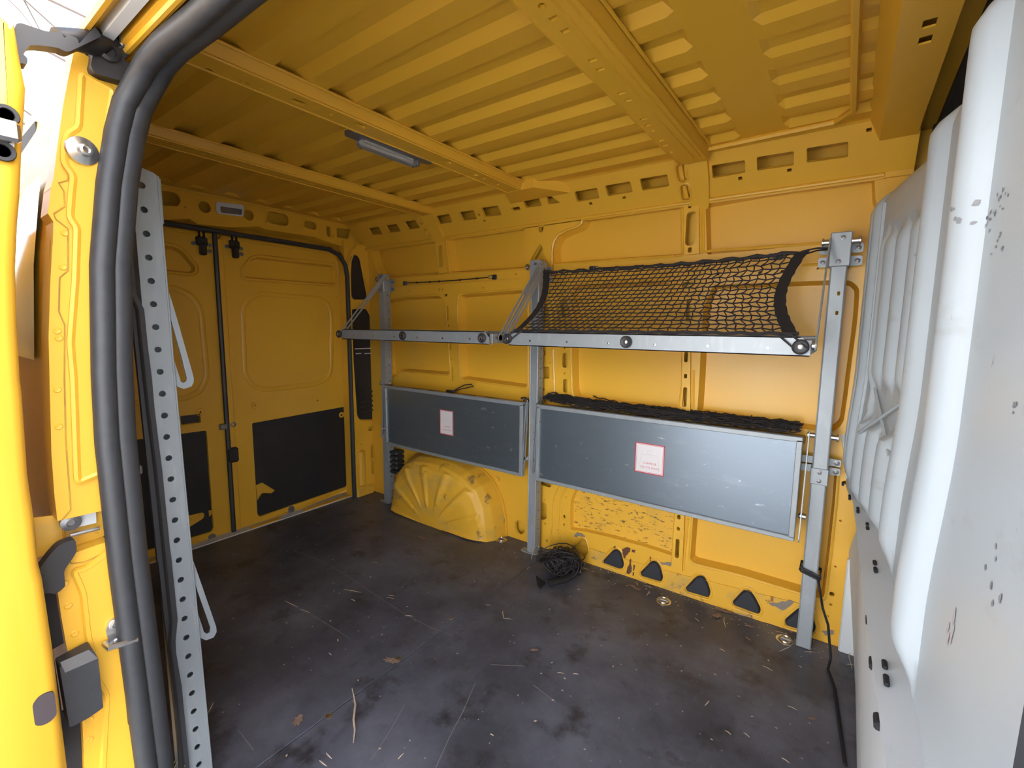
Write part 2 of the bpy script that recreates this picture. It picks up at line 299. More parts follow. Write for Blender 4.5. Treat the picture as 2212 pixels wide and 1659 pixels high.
# pressed beads along struts, waist rail and roof edge
b = MB()
for pts in ([(-1.8770,1.5580), (-1.8480,1.3760)], [(-1.7970,1.5560), (-1.7700,1.3810)], [(-0.5550,1.5490), (-0.5420,1.3790)], [(-0.5480,1.5730), (-0.5360,1.3740)], [(-0.4890,1.5670), (-0.4750,1.3730)], [(-0.4770,1.5550), (-0.4670,1.3820)],
            [(-2.2730,1.3280), (-1.3180,1.3240)], [(-2.2610,1.3760), (-1.2780,1.3690)], [(-1.1170,1.3770), (-0.5760,1.3720)], [(-0.4690,1.3800), (-0.1980,1.3780)], [(-0.3380,1.3780), (-0.0980,1.3750)], [(-0.1440,1.3080), (0.0030,1.3080)], [(-0.5170,0.9280), (-0.5090,0.7630)], [(-0.4760,0.9300), (-0.4690,0.7650)],
            [(-1.1140,0.9900), (-1.1050,0.8310)], [(-1.1060,0.8910), (-1.0990,0.7720)], [(-0.5160,0.3430), (-0.5170,0.1190)], [(-0.4650,0.3290), (-0.4730,0.1060)],
            [(-1.0500,0.3530), (-1.0900,0.2750), (-1.0940,0.1280), (-1.1050,0.0210)], [(-1.0160,0.3480), (-1.0520,0.2780), (-1.0550,0.1250), (-1.0560,0.0420)], [(-0.4780,1.5780), (-0.0030,1.5860)], [(-0.9560,1.5840), (-0.5640,1.5790)]):
    b.tube([(p[0], WY-.001, p[1]) for p in pts], .005, 6)
obj('pressed_bead', b, 'paint', wf, True)
# raised vertical struts in front of the skin
def strut(poly, d=.014):
    b = MB(); b.plate(rnd(poly, .006), [], lambda u, v, dd: (u, WY-d+dd, v), d); return obj('frame_strut', b, 'paint', wf)
# scuffed lower panel, rusty sill, plugs
obj('scuffed_panel', MB().plate(rnd(inset(P1, .004), .012), [], lambda u, v, d: (u, WY+.022+d, v), .003), 'paint_scuff', wf, label='lower wall panel with scratched and flaked yellow paint')
b = MB(); sill = [(-1.0150,0.0750),(-0.8340,0.0740),(-0.6590,0.0770),(-0.4820,0.0850),(-0.3230,0.0970),(-0.1780,0.1070),(-0.1040,0.1130),(-0.0160,0.1180),(0.0050,0.0170),(-0.2500,-0.0070),(-0.6130,-0.0270),(-1.1030,-0.0400)]
b.plate(rnd(sill, .01), [(rnd(inset(L, -.003), .014, 4), .004, .001) for L in T[1:]], lambda u, v, d: (u, WY-.004+d, v), .004); obj('sill_strip', b, 'paint_rust', wf, label='sill strip with worn paint and rust patches')
for L in T[2:]:
    b = MB(); q = rnd(inset(L, .001), .014, 4); N = len(q); qi = inset(q, .006)
    b.add([(p[0], WY+.004, p[1]) for p in q]+[(p[0], WY-.006, p[1]) for p in qi], [(i, (i+1) % N, N+(i+1) % N, N+i) for i in range(N)]+[tuple(range(N, 2*N))])
    obj('sill_plug', b, 'plug', wf, True)
# rust blooms above the net, waist ledge
b = MB(); b.bbox((-2.2, 1.834, .705), (-.09, 1.912, .728), .003); obj('waist_ledge', b, 'dusty', wf)
for c, sx in (((-0.8000,0.7570), .03), ((-0.7450,0.7570), .042)):
    L = [(c[0]+sx*(.6+.5*random.random())*math.cos(a*.449), c[1]+.012*(.6+.6*random.random())*math.sin(a*.449)) for a in range(14)]
    obj('rust_bloom', MB().plate(L, [], lambda u, v, d: (u, 1.9138+d, v), .0008), simple('rust', (.11, .045, .02), .9, 0, .4, 120), wf)
rustm = simple('sill_rust', (.115, .050, .026), .9, 0, .45, 150)
def blotch(L, y, m_, name, par, jit=.0015):
    rr = random.Random(len(L)*7+int(abs(L[0][0])*999)); Q = []
    for i in range(len(L)):
        a, c = Vector(L[i]), Vector(L[(i+1) % len(L)])
        for t_ in (0, .33, .66): Q.append(tuple(a.lerp(c, t_)+Vector(((rr.random()-.5)*jit*2, (rr.random()-.5)*jit*2))))
    return obj(name, MB().plate(Q, [], lambda u, v, d: (u, y+d, v), .0006), m_, par)
for L in ([(-0.7360,0.1180),(-0.7150,0.1350),(-0.6980,0.1340),(-0.7000,0.1170),(-0.7110,0.1020),(-0.7220,0.0770),(-0.7290,0.0820),(-0.7330,0.1010)], [(-0.7000,0.0820),(-0.6930,0.0870),(-0.6930,0.0640),(-0.6870,0.0480),(-0.6900,0.0270),(-0.7010,0.0110),(-0.7120,0.0140),(-0.7100,0.0410),(-0.7000,0.0590)], [(-0.6810,0.0620),(-0.6740,0.0640),(-0.6750,0.0410),(-0.6810,0.0330)], [(-0.6920,0.1290),(-0.6750,0.1320),(-0.6800,0.1190),(-0.6900,0.1200)], [(-0.6830,0.0280),(-0.6760,0.0300),(-0.6780,0.0130),(-0.6850,0.0110)], [(-0.7750,0.1200),(-0.7680,0.1230),(-0.7680,0.1110),(-0.7760,0.1100)], [(-0.6110,0.1220),(-0.6070,0.1250),(-0.6060,0.1040),(-0.6100,0.1020)]):
    blotch(L, WY-.0046, rustm, 'rust_patch', wf)
gm = simple('grey_scuff', (.22, .19, .16), .8, 0, .4, 200)
for L in ([(-0.9730,0.1220),(-0.9600,0.1350),(-0.9370,0.1320),(-0.9160,0.1270),(-0.9240,0.1220),(-0.9530,0.1190),(-0.9630,0.1100),(-0.9750,0.1100)], [(-0.1600,0.0790),(-0.1320,0.0950),(-0.0950,0.1150),(-0.0810,0.1200),(-0.0930,0.0900),(-0.1150,0.0690),(-0.1300,0.0720)], [(0.0060,0.0400),(0.0390,0.0570),(0.0420,0.0420),(0.0190,0.0290)], [(-0.5690,0.1080),(-0.5220,0.1280),(-0.5190,0.1070),(-0.5530,0.1050)]):
    blotch(L, WY-.0046, gm, 'scuff_patch', wf, .003)
# grab mark plates at waist: long slots in ledge
for c in ((-2.0200,0.7340), (-1.8840,0.7350), (-1.6190,0.7320), (-1.4670,0.7310)):
    obj('ledge_slot', MB().plate(slot((c[0], 1.852), .09, .012), [], lambda u, v, d: (u, v, .7285-d*.2), .004), 'dark', wf)

# ---- roof side rail (slanted box section with rectangular openings)
RBy, RBz, RTy, RTz = 1.86, 1.567, 1.75, 1.695
RLn = math.hypot(RTy-RBy, RTz-RBz); ry, rz = (RTy-RBy)/RLn, (RTz-RBz)/RLn
rlM = lambda u, v, d: (u, RBy+ry*v+rz*d, RBz+rz*v-ry*d)
H = [(rnd([(-0.9763,0.1167),(-0.8726,0.1165),(-0.8739,0.0724),(-0.9773,0.0709)], .006), .012, .001), (rnd([(-0.8367,0.1188),(-0.7326,0.1181),(-0.7305,0.0746),(-0.8360,0.0738)], .006), .012, .001), (rnd([(-0.6941,0.1204),(-0.5883,0.1188),(-0.5877,0.0734),(-0.6923,0.0729)], .006), .012, .001),
     (rnd([(-0.4339,0.1211),(-0.3281,0.1191),(-0.3292,0.0758),(-0.4347,0.0746)], .006), .012, .001), (rnd([(-0.2926,0.1212),(-0.1863,0.1183),(-0.1863,0.0724),(-0.2927,0.0756)], .006), .012, .001), (rnd([(-0.1525,0.1205),(-0.0455,0.1174),(-0.0437,0.0696),(-0.1506,0.0740)], .006), .012, .001),
     (rnd([(-1.4817,0.1214),(-1.3798,0.1184),(-1.3802,0.0697),(-1.4798,0.0733)], .006), .012, .001), (rnd([(-1.6261,0.1214),(-1.5277,0.1169),(-1.5344,0.0708),(-1.6253,0.0730)], .006), .012, .001), (rnd([(-1.7861,0.1223),(-1.6911,0.1214),(-1.6970,0.0756),(-1.7904,0.0749)], .006), .012, .001),
     (rnd([(-2.1913,0.1219),(-2.0925,0.1196),(-2.0962,0.0726),(-2.1950,0.0755)], .006), .012, .001), (rnd([(-2.0348,0.1234),(-1.9419,0.1220),(-1.9360,0.0747),(-2.0297,0.0751)], .006), .012, .001), (rnd([(-2.3495,0.1237),(-2.2498,0.1221),(-2.2520,0.0730),(-2.3499,0.0771)], .006), .012, .001),
     (rnd([(-1.2393,0.1114),(-1.1899,0.1341),(-1.1502,0.1179),(-1.1496,0.0810),(-1.2352,0.0836)], .005), .012, .001), (rnd([(-1.1165,0.1171),(-1.0903,0.1175),(-1.0562,0.0801),(-1.1168,0.0828)], .005), .012, .001), (rnd([(-1.3162,0.0960),(-1.2665,0.0956),(-1.2664,0.0774),(-1.3108,0.0804)], .004), .012, .001)]
for c in ((-0.9189,0.0550), (-0.7710,0.0568), (-0.3463,0.0582), (-0.3462,0.0585), (-0.1989,0.0585), (-1.4935,0.0563), (-1.5098,0.0901), (0.0022,0.1403)): H.append((rect(c, .013, .011), .01, 0))
b = MB(); b.plate([(-2.50, -.004), (.12, -.004), (.12, RLn), (-2.50, RLn)], H, rlM, .003); rail = obj('roof_rail', b, 'paint', wf)
b = MB(); b.tube([(-2.47, RBy-.004, RBz-.004), (.05, RBy-.004, RBz-.004)], .007, 8); b.tube([(-2.47, RBy+.004, RBz-.012), (.05, RBy+.004, RBz-.012)], .004, 8); b.box((-2.5, RBy-.002, RBz-.013), (.12, RBy+.03, RBz+.002)); obj('rail_edge', b, 'paint', wf, True)
b = MB(); b.add([(-2.5, RTy+.03, RTz+.003), (.12, RTy+.03, RTz+.003), (.12, RTy-.035, RTz+.012), (-2.5, RTy-.035, RTz+.012), (-2.5, RTy, RTz-.003), (.12, RTy, RTz-.003)], [(4, 5, 2, 3), (0, 1, 5, 4)]); obj('rail_top_flange', b, 'paint', wf)
# gusset where the middle pillar meets the rail
g = [(-1.2810,1.5900),(-1.2670,1.6460),(-1.1640,1.6700),(-1.0530,1.6650),(-0.9980,1.6330),(-0.9850,1.5700),(-0.9690,1.5600),(-0.9740,1.5470),(-0.9930,1.5310),(-1.0490,1.5210),(-1.0940,1.5060),(-1.1160,1.4760),(-1.1240,1.4380),(-1.1210,1.3480),(-1.1570,1.3500),(-1.2690,1.3570)]
gh = [(rnd([(-1.2010,1.5920),(-1.1880,1.5950),(-1.1730,1.5830),(-1.1680,1.5430),(-1.1760,1.5260),(-1.1860,1.5220),(-1.1980,1.5320)], .006), .01, .001), (slot((-1.0900,1.5790), .064, .034), .01, .001), (rnd([(-1.2430,1.4060),(-1.1940,1.4720),(-1.1850,1.4740),(-1.1720,1.4420),(-1.1650,1.3980)], .006), .01, .001)]
b = MB(); b.plate(rnd(g, .01), gh, lambda u, v, d: (u, WY-.012+d, v), .012); obj('pillar_gusset', b, 'paint', wf)
b = MB(); b.tube([(p[0], WY-.012, p[1]) for p in ((-0.9850,1.5700),(-0.9740,1.5570),(-0.9770,1.5430),(-0.9960,1.5320),(-1.0490,1.5210),(-1.0940,1.5060),(-1.1160,1.4760),(-1.1240,1.4380),(-1.1220,1.3760))], .006, 6); b.tube([(p[0], WY-.012, p[1]) for p in gh[1][0]], .003, 5, closed=True); b.tube([(p[0], WY-.012, p[1]) for p in gh[0][0]], .003, 5, closed=True); obj('gusset_edge', b, 'paint', wf, True)
# strut faces, slightly proud of the frame
for poly, hs_ in (([(-1.8650,1.5630),(-1.8030,1.5630),(-1.7760,1.3800),(-1.8370,1.3790)], [slot((-1.8290,1.4690), .028, .118)]),
              ([(-0.5440,1.5730),(-0.4910,1.5720),(-0.4770,1.3720),(-0.5330,1.3720)], [slot((-0.5140,1.4670), .036, .125), slot((-0.5210,1.5490), .014, .014), slot((-0.5130,1.3890), .014, .02)]),
              ([(-0.5140,0.3540),(-0.4760,0.3530),(-0.4730,0.1060),(-0.5160,0.1030)], [slot((-0.4980,0.3310), .014, .018), slot((-0.4970,0.2820), .012, .016), slot((-0.4970,0.1970), .016, .082)]),
              ([(-0.5180,1.0040),(-0.4900,1.0050),(-0.4770,0.7610),(-0.5110,0.7620),(-0.5170,0.9280)], [slot((-0.5050,0.9820), .015, .04), slot((-0.5030,0.9070), .012, .018), slot((-0.5010,0.8240), .016, .078)])):
    b = MB(); b.plate(poly, [(h, .01, .001) for h in hs_], lambda u, v, d: (u, WY-.014+d, v), .014); obj('frame_strut', b, 'paint', wf)
# wheel arch
wa = root('trim_1', (-1.76, WY, 0), 'dented yellow wheel arch box with pressed ribs on the floor below the left fold down shelf', 'wheel arch')
def sstep0(a, b, x): t_ = max(0, min(1, (x-a)/(b-a))); return t_*t_*(3-2*t_)
def archpt(a, s):
    """a: 0..1 round the outline rear to front, s: 0 wall .. 1 crown of front face"""
    ou = [(-2.19, 0), (-2.175, .12), (-2.13, .24), (-2.05, .325), (-1.95, .365), (-1.82, .380), (-1.68, .375), (-1.56, .345), (-1.46, .285), (-1.40, .19), (-1.375, .09), (-1.37, 0)]
    k = a*(len(ou)-1); i = min(int(k), len(ou)-2); f = k-i; x, z = ou[i][0]*(1-f)+ou[i+1][0]*f, ou[i][1]*(1-f)+ou[i+1][1]*f
    cx, cz = -1.78, 0
    sh = [(0, 1.0), (.55, .955), (.80, .90), (.93, .82), (1.0, .70), (1.03, .45), (1.045, .0)]
    k = s*(len(sh)-1); i = min(int(k), len(sh)-2); f = k-i; d = sh[i][0]*(1-f)+sh[i+1][0]*f; q = sh[i][1]*(1-f)+sh[i+1][1]*f
    return (cx+(x-cx)*q, WY+.003-.160*d, cz+(z-cz)*q)
b = MB(); NA, NS = 110, 48; vs = []
for j in range(NS+1):
    for i in range(NA+1):
        p = Vector(archpt(i/NA, j/NS)); a = i/NA
        # pressed radial ribs and small dents
        rib = max(0, math.cos((a*7.0)*2*math.pi))**2*.011*sstep0(.40, .46, j/NS)*(1-sstep0(.86, .92, j/NS))
        p.y -= rib*.8; p.z += rib*.6
        n_ = noise.noise(p*9)*.006; p.y += n_; p.x += n_*.4
        vs.append(tuple(p))
b.add(vs, [(j*(NA+1)+i, j*(NA+1)+i+1, (j+1)*(NA+1)+i+1, (j+1)*(NA+1)+i) for j in range(NS) for i in range(NA)])
obj('arch_shell', b, 'paint_worn', wa, True)
b = MB(); b.tube([(archpt(i/40, 0)[0], WY-.006, archpt(i/40, 0)[2]) for i in range(41)], .011, 6, flat=.4); obj('arch_flange', b, 'paint', wa, True)
for c in ((-2.13, .262), (-1.44, .292), (-1.395, .13)): obj('flange_ear', MB().cyl((c[0], WY-.008, c[1]), (c[0], WY+.002, c[1]), .016, 12), 'paint', wa)
b = MB()
for k in range(5): b.bbox((-2.235-.012*(k % 2), 1.80, .19+k*.03), (-2.16, 1.868, .212+k*.03), .006)
obj('rubber_bellows', b, 'rubber', wa, label='black ribbed rubber vent behind the wheel arch')

# ================================================================ CEILING
ce = root('ceiling', (-1.2, 1.03, 1.7), 'yellow ribbed van roof seen from below with cross bows', 'ceiling')
def roofz(x, y):
    per = .139; ph = ((y-.953) % per)/per
    if ph < .17: z = 1.716-.018*(ph/.17)
    elif ph < .56: z = 1.698
    elif ph < .64: z = 1.698+.018*(ph-.56)/.08
    else: z = 1.716
    # plain areas: front panel seam and edges
    k = 1.0
    if -.33 < x < -.20: k = 0
    if x > .0: k = 0
    if y < .42 or y > 1.71: k = 0
    if x < -2.44: k = 0
    if x > -.20 and .95 < y < 1.5: k *= .6
    return 1.705+(z-1.705)*k-.03*((y-1.05)/.8)**2*.4
xs = [-2.64, -2.45, -2.44, -2.2, -1.86, -1.5, -1.2, -.9, -.52, -.44, -.34, -.325, -.205, -.19, -.1, -.01, .0, .12, .6]
ys = [.385]+[.41]
y0 = .953-.139*4
while y0 < 1.74:
    for ph in (0, .17, .56, .64): ys.append(y0+ph*.139)
    y0 += .139
ys = sorted(y for y in ys if .385 <= y < 1.74)+[1.75, 1.93]
b = MB(); nx = len(xs); b.add([(x, y, roofz(x, y)) for y in ys for x in xs], [(j*nx+i, j*nx+i+1, (j+1)*nx+i+1, (j+1)*nx+i) for j in range(len(ys)-1) for i in range(nx-1)])
obj('roof_skin', b, 'paint', ce)
obj('roof_outer', MB().box((-2.66, .40, 1.735), (.76, 1.935, 1.75)), 'paint', ce)
def bow(x0, x1, zu, slots, lipx=None, y1=1.73):
    """hat section cross bow; underside holes cut through"""
    b = MB(); b.plate([(x0, .38), (x1, .38), (x1, y1), (x0, y1)], [(L, .008, 0) for L in slots], lambda u, v, d: (u, v, zu+d), .003)
    e = .012
    b.add([(x1, .38, zu), (x1, y1, zu), (x1+e, .38, zu+.031), (x1+e, y1, zu+.031), (x0, .38, zu), (x0, y1, zu), (x0-e, .38, zu+.031), (x0-e, y1, zu+.031)], [(0, 1, 3, 2), (5, 4, 6, 7)])
    o = obj('roof_bow', b, 'paint', ce)
    b = MB(); b.tube([(x1+e+.006, .38, zu+.030), (x1+e+.006, y1, zu+.030)], .004, 6); b.tube([(x1, .38, zu+.001), (x1, y1, zu+.001)], .004, 6); b.tube([(x0, .38, zu+.001), (x0, y1, zu+.001)], .004, 6); obj('bow_edge', b, 'paint', o, True)
    return o
bow(-1.235, -1.165, 1.665, [slot((-1.2060,0.7090), .022, .045), slot((-1.1920,0.8870), .02, .045), ell((-1.2310,0.5080), .010), ell((-1.2180,0.5680), .006), ell((-1.2180,0.5850), .008), ell((-1.2120,0.6210), .007), ell((-1.2000,0.7590), .006), ell((-1.1980,0.7990), .006), slot((-1.1890,1.2490), .016, .03), slot((-1.2, 1.40), .018, .04), ell((-1.2, 1.46), .007), ell((-1.2, 1.55), .008)])
b2 = bow(-.527, -.435, 1.663, [ell((-0.4920,0.7620), .008, .008)]+[rect((-0.4920,0.8030), .014, .011) if 0 else rect(c, .018, .012) for c in ((-0.4920,0.8030),(-0.4920,0.8470),(-0.4930,0.9670),(-0.4940,1.0090),(-0.4970,1.1350),(-0.4980,1.1790),(-0.5030,1.3030),(-0.5060,1.3500),(-0.5120,1.4770),(-0.5140,1.5220))]+[ell((-0.5080,1.3930), .005), slot((-0.5180,1.5880), .014, .018), slot((-0.5250,1.6860), .018, .01)])
b = MB(); b.tube([(-.470, .38, 1.6625), (-.470, 1.68, 1.6625)], .005, 6); b.tube([(-.448, .38, 1.6625), (-.448, 1.68, 1.6625)], .004, 6); obj('bow_crease', b, 'paint', b2, True)
bow(-1.86, -1.79, 1.665, [slot((-1.825, y), .010, .016) for y in (.62, .66, .72, .88, .93, 1.07, 1.12, 1.30, 1.37, 1.48, 1.53)], y1=1.76)
# feet of the bows running down over the side rail
def foot(xa, xb, hs_, lo=-.03, n='bow_foot'):
    b = MB(); L = [(xa, lo), (xb, lo), (xb+.012, .10), (xb+.012, RLn+.02), (xa-.012, RLn+.02), (xa-.012, .10)]
    b.plate(rnd(L, .012), [(h, .01, .002) for h in hs_], lambda u, v, d: rlM(u, v, d-.016), .016)
    for h in hs_: b.tube([rlM(p[0], p[1], -.016) for p in inset(h, -.006)], .003, 5, closed=True)
    return obj(n, b, 'paint', ce)
foot(-.515, -.455, [slot((-0.5311,0.1199), .030, .062), slot((-0.5284,0.0457), .028, .056)])
foot(-1.87, -1.80, [slot((-1.8888,0.1249), .024, .04), slot((-1.8855,0.0461), .024, .036)])
b = MB(); b.add([(-1.25, 1.66, 1.664), (-1.10, 1.66, 1.664), (-.99, 1.775, 1.652), (-1.30, 1.775, 1.652), (-1.25, 1.66, 1.70), (-1.10, 1.66, 1.70), (-.99, 1.775, 1.70), (-1.30, 1.775, 1.70)], [(0, 1, 2, 3), (0, 4, 5, 1), (1, 5, 6, 2), (3, 2, 6, 7), (0, 3, 7, 4)])
obj('bow_foot', b, 'paint', ce, True)
# front roof bow and dark cab lining beyond the bulkhead
b = MB(); b.plate([(.03, .4), (.115, .4), (.115, 1.86), (.03, 1.86)], [rect((.075, y), .02, .03) for y in (.98, 1.18, 1.24)]+[ell((.08, 1.06), .012), ell((.078, 1.03), .006)], lambda u, v, d: (u, v, 1.645+d), .004); b.add([(.03, .4, 1.645), (.03, 1.86, 1.645), (0.0, 1.86, 1.70), (0.0, .4, 1.70)], [(0, 1, 2, 3)]); obj('front_bow', b, 'paint', ce)
b = MB(); b.tube([(-.035, .4, 1.690), (-.035, 1.62, 1.685), (-.08, 1.69, 1.688), (-.5, 1.705, 1.69)], .009, 6); obj('roof_bead', b, 'paint', ce, True)

# ================================================================ REAR END
XR, CY = -2.56, 1.05                        # door inner face, van centre line
wr = root('wall_rear', (XR, CY, 0), 'yellow rear door surround with header, pillars and black seal', 'wall')
hdM = lambda u, v, d: (-2.52-d, u, v)
mir = lambda L: [(2*CY-p[0], p[1]) for p in L][::-1]
hh = [rnd([(0.7940,1.6740),(0.8650,1.6820),(0.8860,1.6680),(0.8900,1.6480),(0.8760,1.6210),(0.7900,1.6140)], .02, 4), ell((0.9860,1.6420), .027), ell((1.1870,1.6440), .026), slot((1.3350,1.6540), .118, .062), slot((1.5220,1.6540), .072, .042), slot((1.6350,1.6380), .030, .058), rnd([(1.6900,1.6670),(1.7870,1.6740),(1.7650,1.6160),(1.6880,1.6130)], .008), rnd([(1.0370,1.6750),(1.1610,1.6840),(1.1550,1.6320),(1.0370,1.6260)], .014)]
hh += [mir(hh[3]), mir(hh[4]), mir(hh[5])] if 0 else []
hh += [slot((0.9050,1.6240), .006, .006), slot((1.2700,1.6260), .008, .006), slot((1.4030,1.6270), .006, .006), slot((1.4720,1.6260), .006, .006), slot((1.5730,1.6250), .006, .006), slot((1.6630,1.6140), .008, .008)]
hh += [slot((.55, 1.62), .12, .06), slot((.36, 1.62), .07, .04)]
o = [(.18, 1.705), (.18, 1.54)]+[(0.7890,1.5440),(0.9180,1.5760),(0.9500,1.5580),(1.1050,1.5690),(1.2250,1.5960),(1.2660,1.5880),(1.5440,1.5930),(1.5880,1.5840),(1.6940,1.5690),(1.7920,1.5700)]+[(1.90, 1.56), (1.90, 1.71)]
b = MB(); b.plate(o, [(h, .012, .001) for h in hh], hdM, .003); obj('header', b, 'paint', wr)
obj('header_back', MB().box((-2.618, .18, 1.50), (-2.605, 1.92, 1.74)), 'paint', wr)
b = MB(); bo = [(0.7890,1.5440),(0.9180,1.5760),(0.9500,1.5580),(1.1050,1.5690),(1.2250,1.5960),(1.2660,1.5880),(1.5440,1.5930),(1.5880,1.5840),(1.6940,1.5690)]
b.add([hdM(p[0], p[1], 0) for p in bo]+[hdM(p[0], p[1]-.015, .055) for p in bo], [(i, i+1, len(bo)+i+1, len(bo)+i) for i in range(len(bo)-1)]); obj('header_return', b, 'paint', wr)
obj('header_back', MB().tube([(-2.517, .2, 1.704), (-2.517, 1.85, 1.702)], .007, 6), 'paint', wr, True)
# high level brake lamp seen through the header
lm = MB(); c = rnd([(1.0350,1.6780),(1.1640,1.6880),(1.1580,1.6300),(1.0340,1.6220)], .014); lm.plate(c, [rnd([(1.0520,1.6590),(1.1550,1.6660),(1.1510,1.6370),(1.0530,1.6300)], .006)], lambda u, v, d: hdM(u, v, d-.004), .012); ob = obj('lamp_bezel', lm, 'greytrim', wr)
obj('lamp_window', MB().plate(rnd([(1.0490,1.6610),(1.1580,1.6690),(1.1530,1.6340),(1.0500,1.6270)], .006), [], lambda u, v, d: hdM(u, v, d+.006), .004), 'darksteel', ob)
# right and left corner pillars
dpM = lambda u, v, d: (-2.47-d, u, v)
ins1 = rnd([(1.7370,1.4850),(1.7500,1.5110),(1.7700,1.5190),(1.7900,1.5190),(1.8080,1.5010),(1.8550,1.2730),(1.8380,1.2530),(1.7550,1.2490),(1.7360,1.2730)], .012)
ins2 = rnd([(1.7280,1.1770),(1.7490,1.1940),(1.8450,1.1980),(1.8720,1.1560),(1.9100,0.5000),(1.8860,0.4800),(1.7720,0.4980),(1.7540,0.5270)], .012)
ph_ = [(ins1, .008, .002), (ins2, .008, .002), (slot((1.8690,0.4280), .07, .036), .01, .002), (rnd([(1.8500,0.3180),(1.9120,0.3080),(1.9120,0.2170),(1.8500,0.2290)], .012), .01, .002), (rnd([(1.8500,0.2120),(1.9130,0.1990),(1.9130,0.1080),(1.8500,0.1210)], .012), .01, .002)]
ph_ += [(slot(c, .006, .006), .01, 0) for c in ((1.7340,1.2410),(1.7930,1.2300),(1.7940,1.2160),(1.7760,0.3370),(1.7580,0.3120),(1.7600,0.1460))]
pil_o = [(1.722, -.02), (1.90, -.02), (1.90, 1.60), (1.80, 1.585), (1.752, 1.54), (1.730, 1.48), (1.722, 1.40)]
b = MB(); b.plate(pil_o, ph_, dpM, .003); b.add([dpM(p[0], p[1], 0) for p in ((1.722, -.02), (1.722, 1.40), (1.730, 1.48), (1.752, 1.54), (1.80, 1.585))]+[dpM(p[0]-.006, p[1]-.004, .08) for p in ((1.722, -.02), (1.722, 1.40), (1.730, 1.48), (1.752, 1.54), (1.80, 1.585))], [(i, i+1, 6+i, 5+i) for i in range(4)])
pr = obj('corner_pillar', b, 'paint', wr)
obj('pillar_back', MB().box((-2.56, 1.72, -.02), (-2.50, 1.92, 1.6)), 'paint', pr)
obj('pillar_cover', MB().plate(inset(ins1, .002), [], lambda u, v, d: dpM(u, v, d+.002), .004), 'black', wr, label='black plastic cover in the rear pillar')
cv = obj('vent_cover', MB().plate(inset(ins2, .002), [], lambda u, v, d: dpM(u, v, d+.002), .004), 'black', wr, label='long black plastic vent cover with louvres')
for k, v in enumerate((270, 312, 352, 395, 432)):
    p, q = [(1.7740,0.6710), (1.7730,0.6400), (1.7720,0.6100), (1.7750,0.5770), (1.7790,0.5490)][k], [(1.8860,0.6600), (1.8890,0.6260), (1.8900,0.5950), (1.8950,0.5610), (1.8960,0.5320)][k]
    obj('louvre', MB().bbox((-2.468, p[0], p[1]-.006), (-2.460, q[0], p[1]+.005), .003), 'black', cv)
for p, q in (((1.7500,0.9480), (1.8700,0.9440)), ((1.7560,0.9180), (1.7960,0.9170)), ((1.8180,0.9160), (1.8710,0.9140))): obj('vent_slot', MB().box((-2.4685, p[0], p[1]-.003), (-2.4655, q[0], p[1]+.003)), 'faint', cv)
b = MB(); b.tube([dpM(p[0], p[1], 0) for p in ((1.735, .05), (1.735, 1.40), (1.745, 1.48), (1.768, 1.53))], .005, 6); b.tube([dpM(p[0], p[1], 0) for p in inset(ins1, -.006)], .003, 5, closed=True); b.tube([dpM(p[0], p[1], 0) for p in inset(ins2, -.006)], .003, 5, closed=True); obj('pillar_bead', b, 'paint', pr, True)
b = MB(); b.plate(mir(pil_o), [], dpM, .003); obj('corner_pillar', b, 'paint', wr)
obj('corner_block', MB().bbox((-2.485, 1.73, -.01), (-2.455, 1.86, .06), .01), 'paint_worn', wr)
obj('corner_block', MB().bbox((-2.48, 1.755, .06), (-2.452, 1.80, .30), .012), 'paint', wr)
# seal round the doors
sp = [(-2.466, 1.712, -.0), (-2.466, 1.712, .3), (-2.466, 1.712, 1.38), (-2.47, 1.704, 1.45), (-2.485, 1.675, 1.508), (-2.505, 1.62, 1.533), (-2.512, 1.4, 1.537), (-2.512, CY, 1.537)]
sp = sp+[(p[0], 2*CY-p[1], p[2]) for p in sp[::-1][1:]]
b = MB(); b.tube(sp, .013, 8); obj('door_seal', b, 'rubber', wr, True)
obj('door_seal', MB().tube([(XR+.012, 1.030, .0), (XR+.012, 1.032, 1.545)], .012, 8), 'rubber', wr, True)
obj('rear_light_stop', MB().box((-2.66, .1, -.1), (-2.62, 1.95, 1.75)), 'paint', wr)  # added behind the rear doors to keep daylight from leaking in
obj('threshold', MB().bbox((-2.60, .34, -.02), (-2.50, 1.76, .004), .004), 'greytrim', wr)
for y0, y1 in ((1.10, 1.26), (1.40, 1.72), (.55, .80)): obj('threshold_strip', MB().bbox((-2.535, y0, .003), (-2.505, y1, .009), .002), 'paint_worn', wr)
rdM = lambda u, v, d: (XR-d, u, v)
win = rnd([(1.1600,1.3400),(1.1560,1.3630),(1.2020,1.4270),(1.2360,1.4450),(1.6840,1.4500),(1.7030,1.4340),(1.6960,1.3470),(1.6790,1.3380),(1.2230,1.3310),(1.1760,1.3300)], .012)
mid = rnd([(1.1580,1.1630),(1.1930,1.2190),(1.2490,1.2440),(1.5820,1.2380),(1.6350,1.2050),(1.6480,1.1440),(1.6330,0.8310),(1.6170,0.7880),(1.5760,0.7620),(1.5150,0.7500),(1.2400,0.7480),(1.1830,0.7720),(1.1510,0.8370)], .02)
low = rnd([(1.1590,0.5640),(1.7400,0.5790),(1.7490,0.5670),(1.7590,0.0630),(1.7450,0.0510),(1.1700,0.0340),(1.1590,0.0510)], .010)
leafo = rnd([(1.046, -.012), (1.070, -.022), (1.715, .025), (1.745, .07), (1.745, 1.42), (1.70, 1.515), (1.64, 1.53), (1.07, 1.53), (1.050, 1.50)], .02, 4)
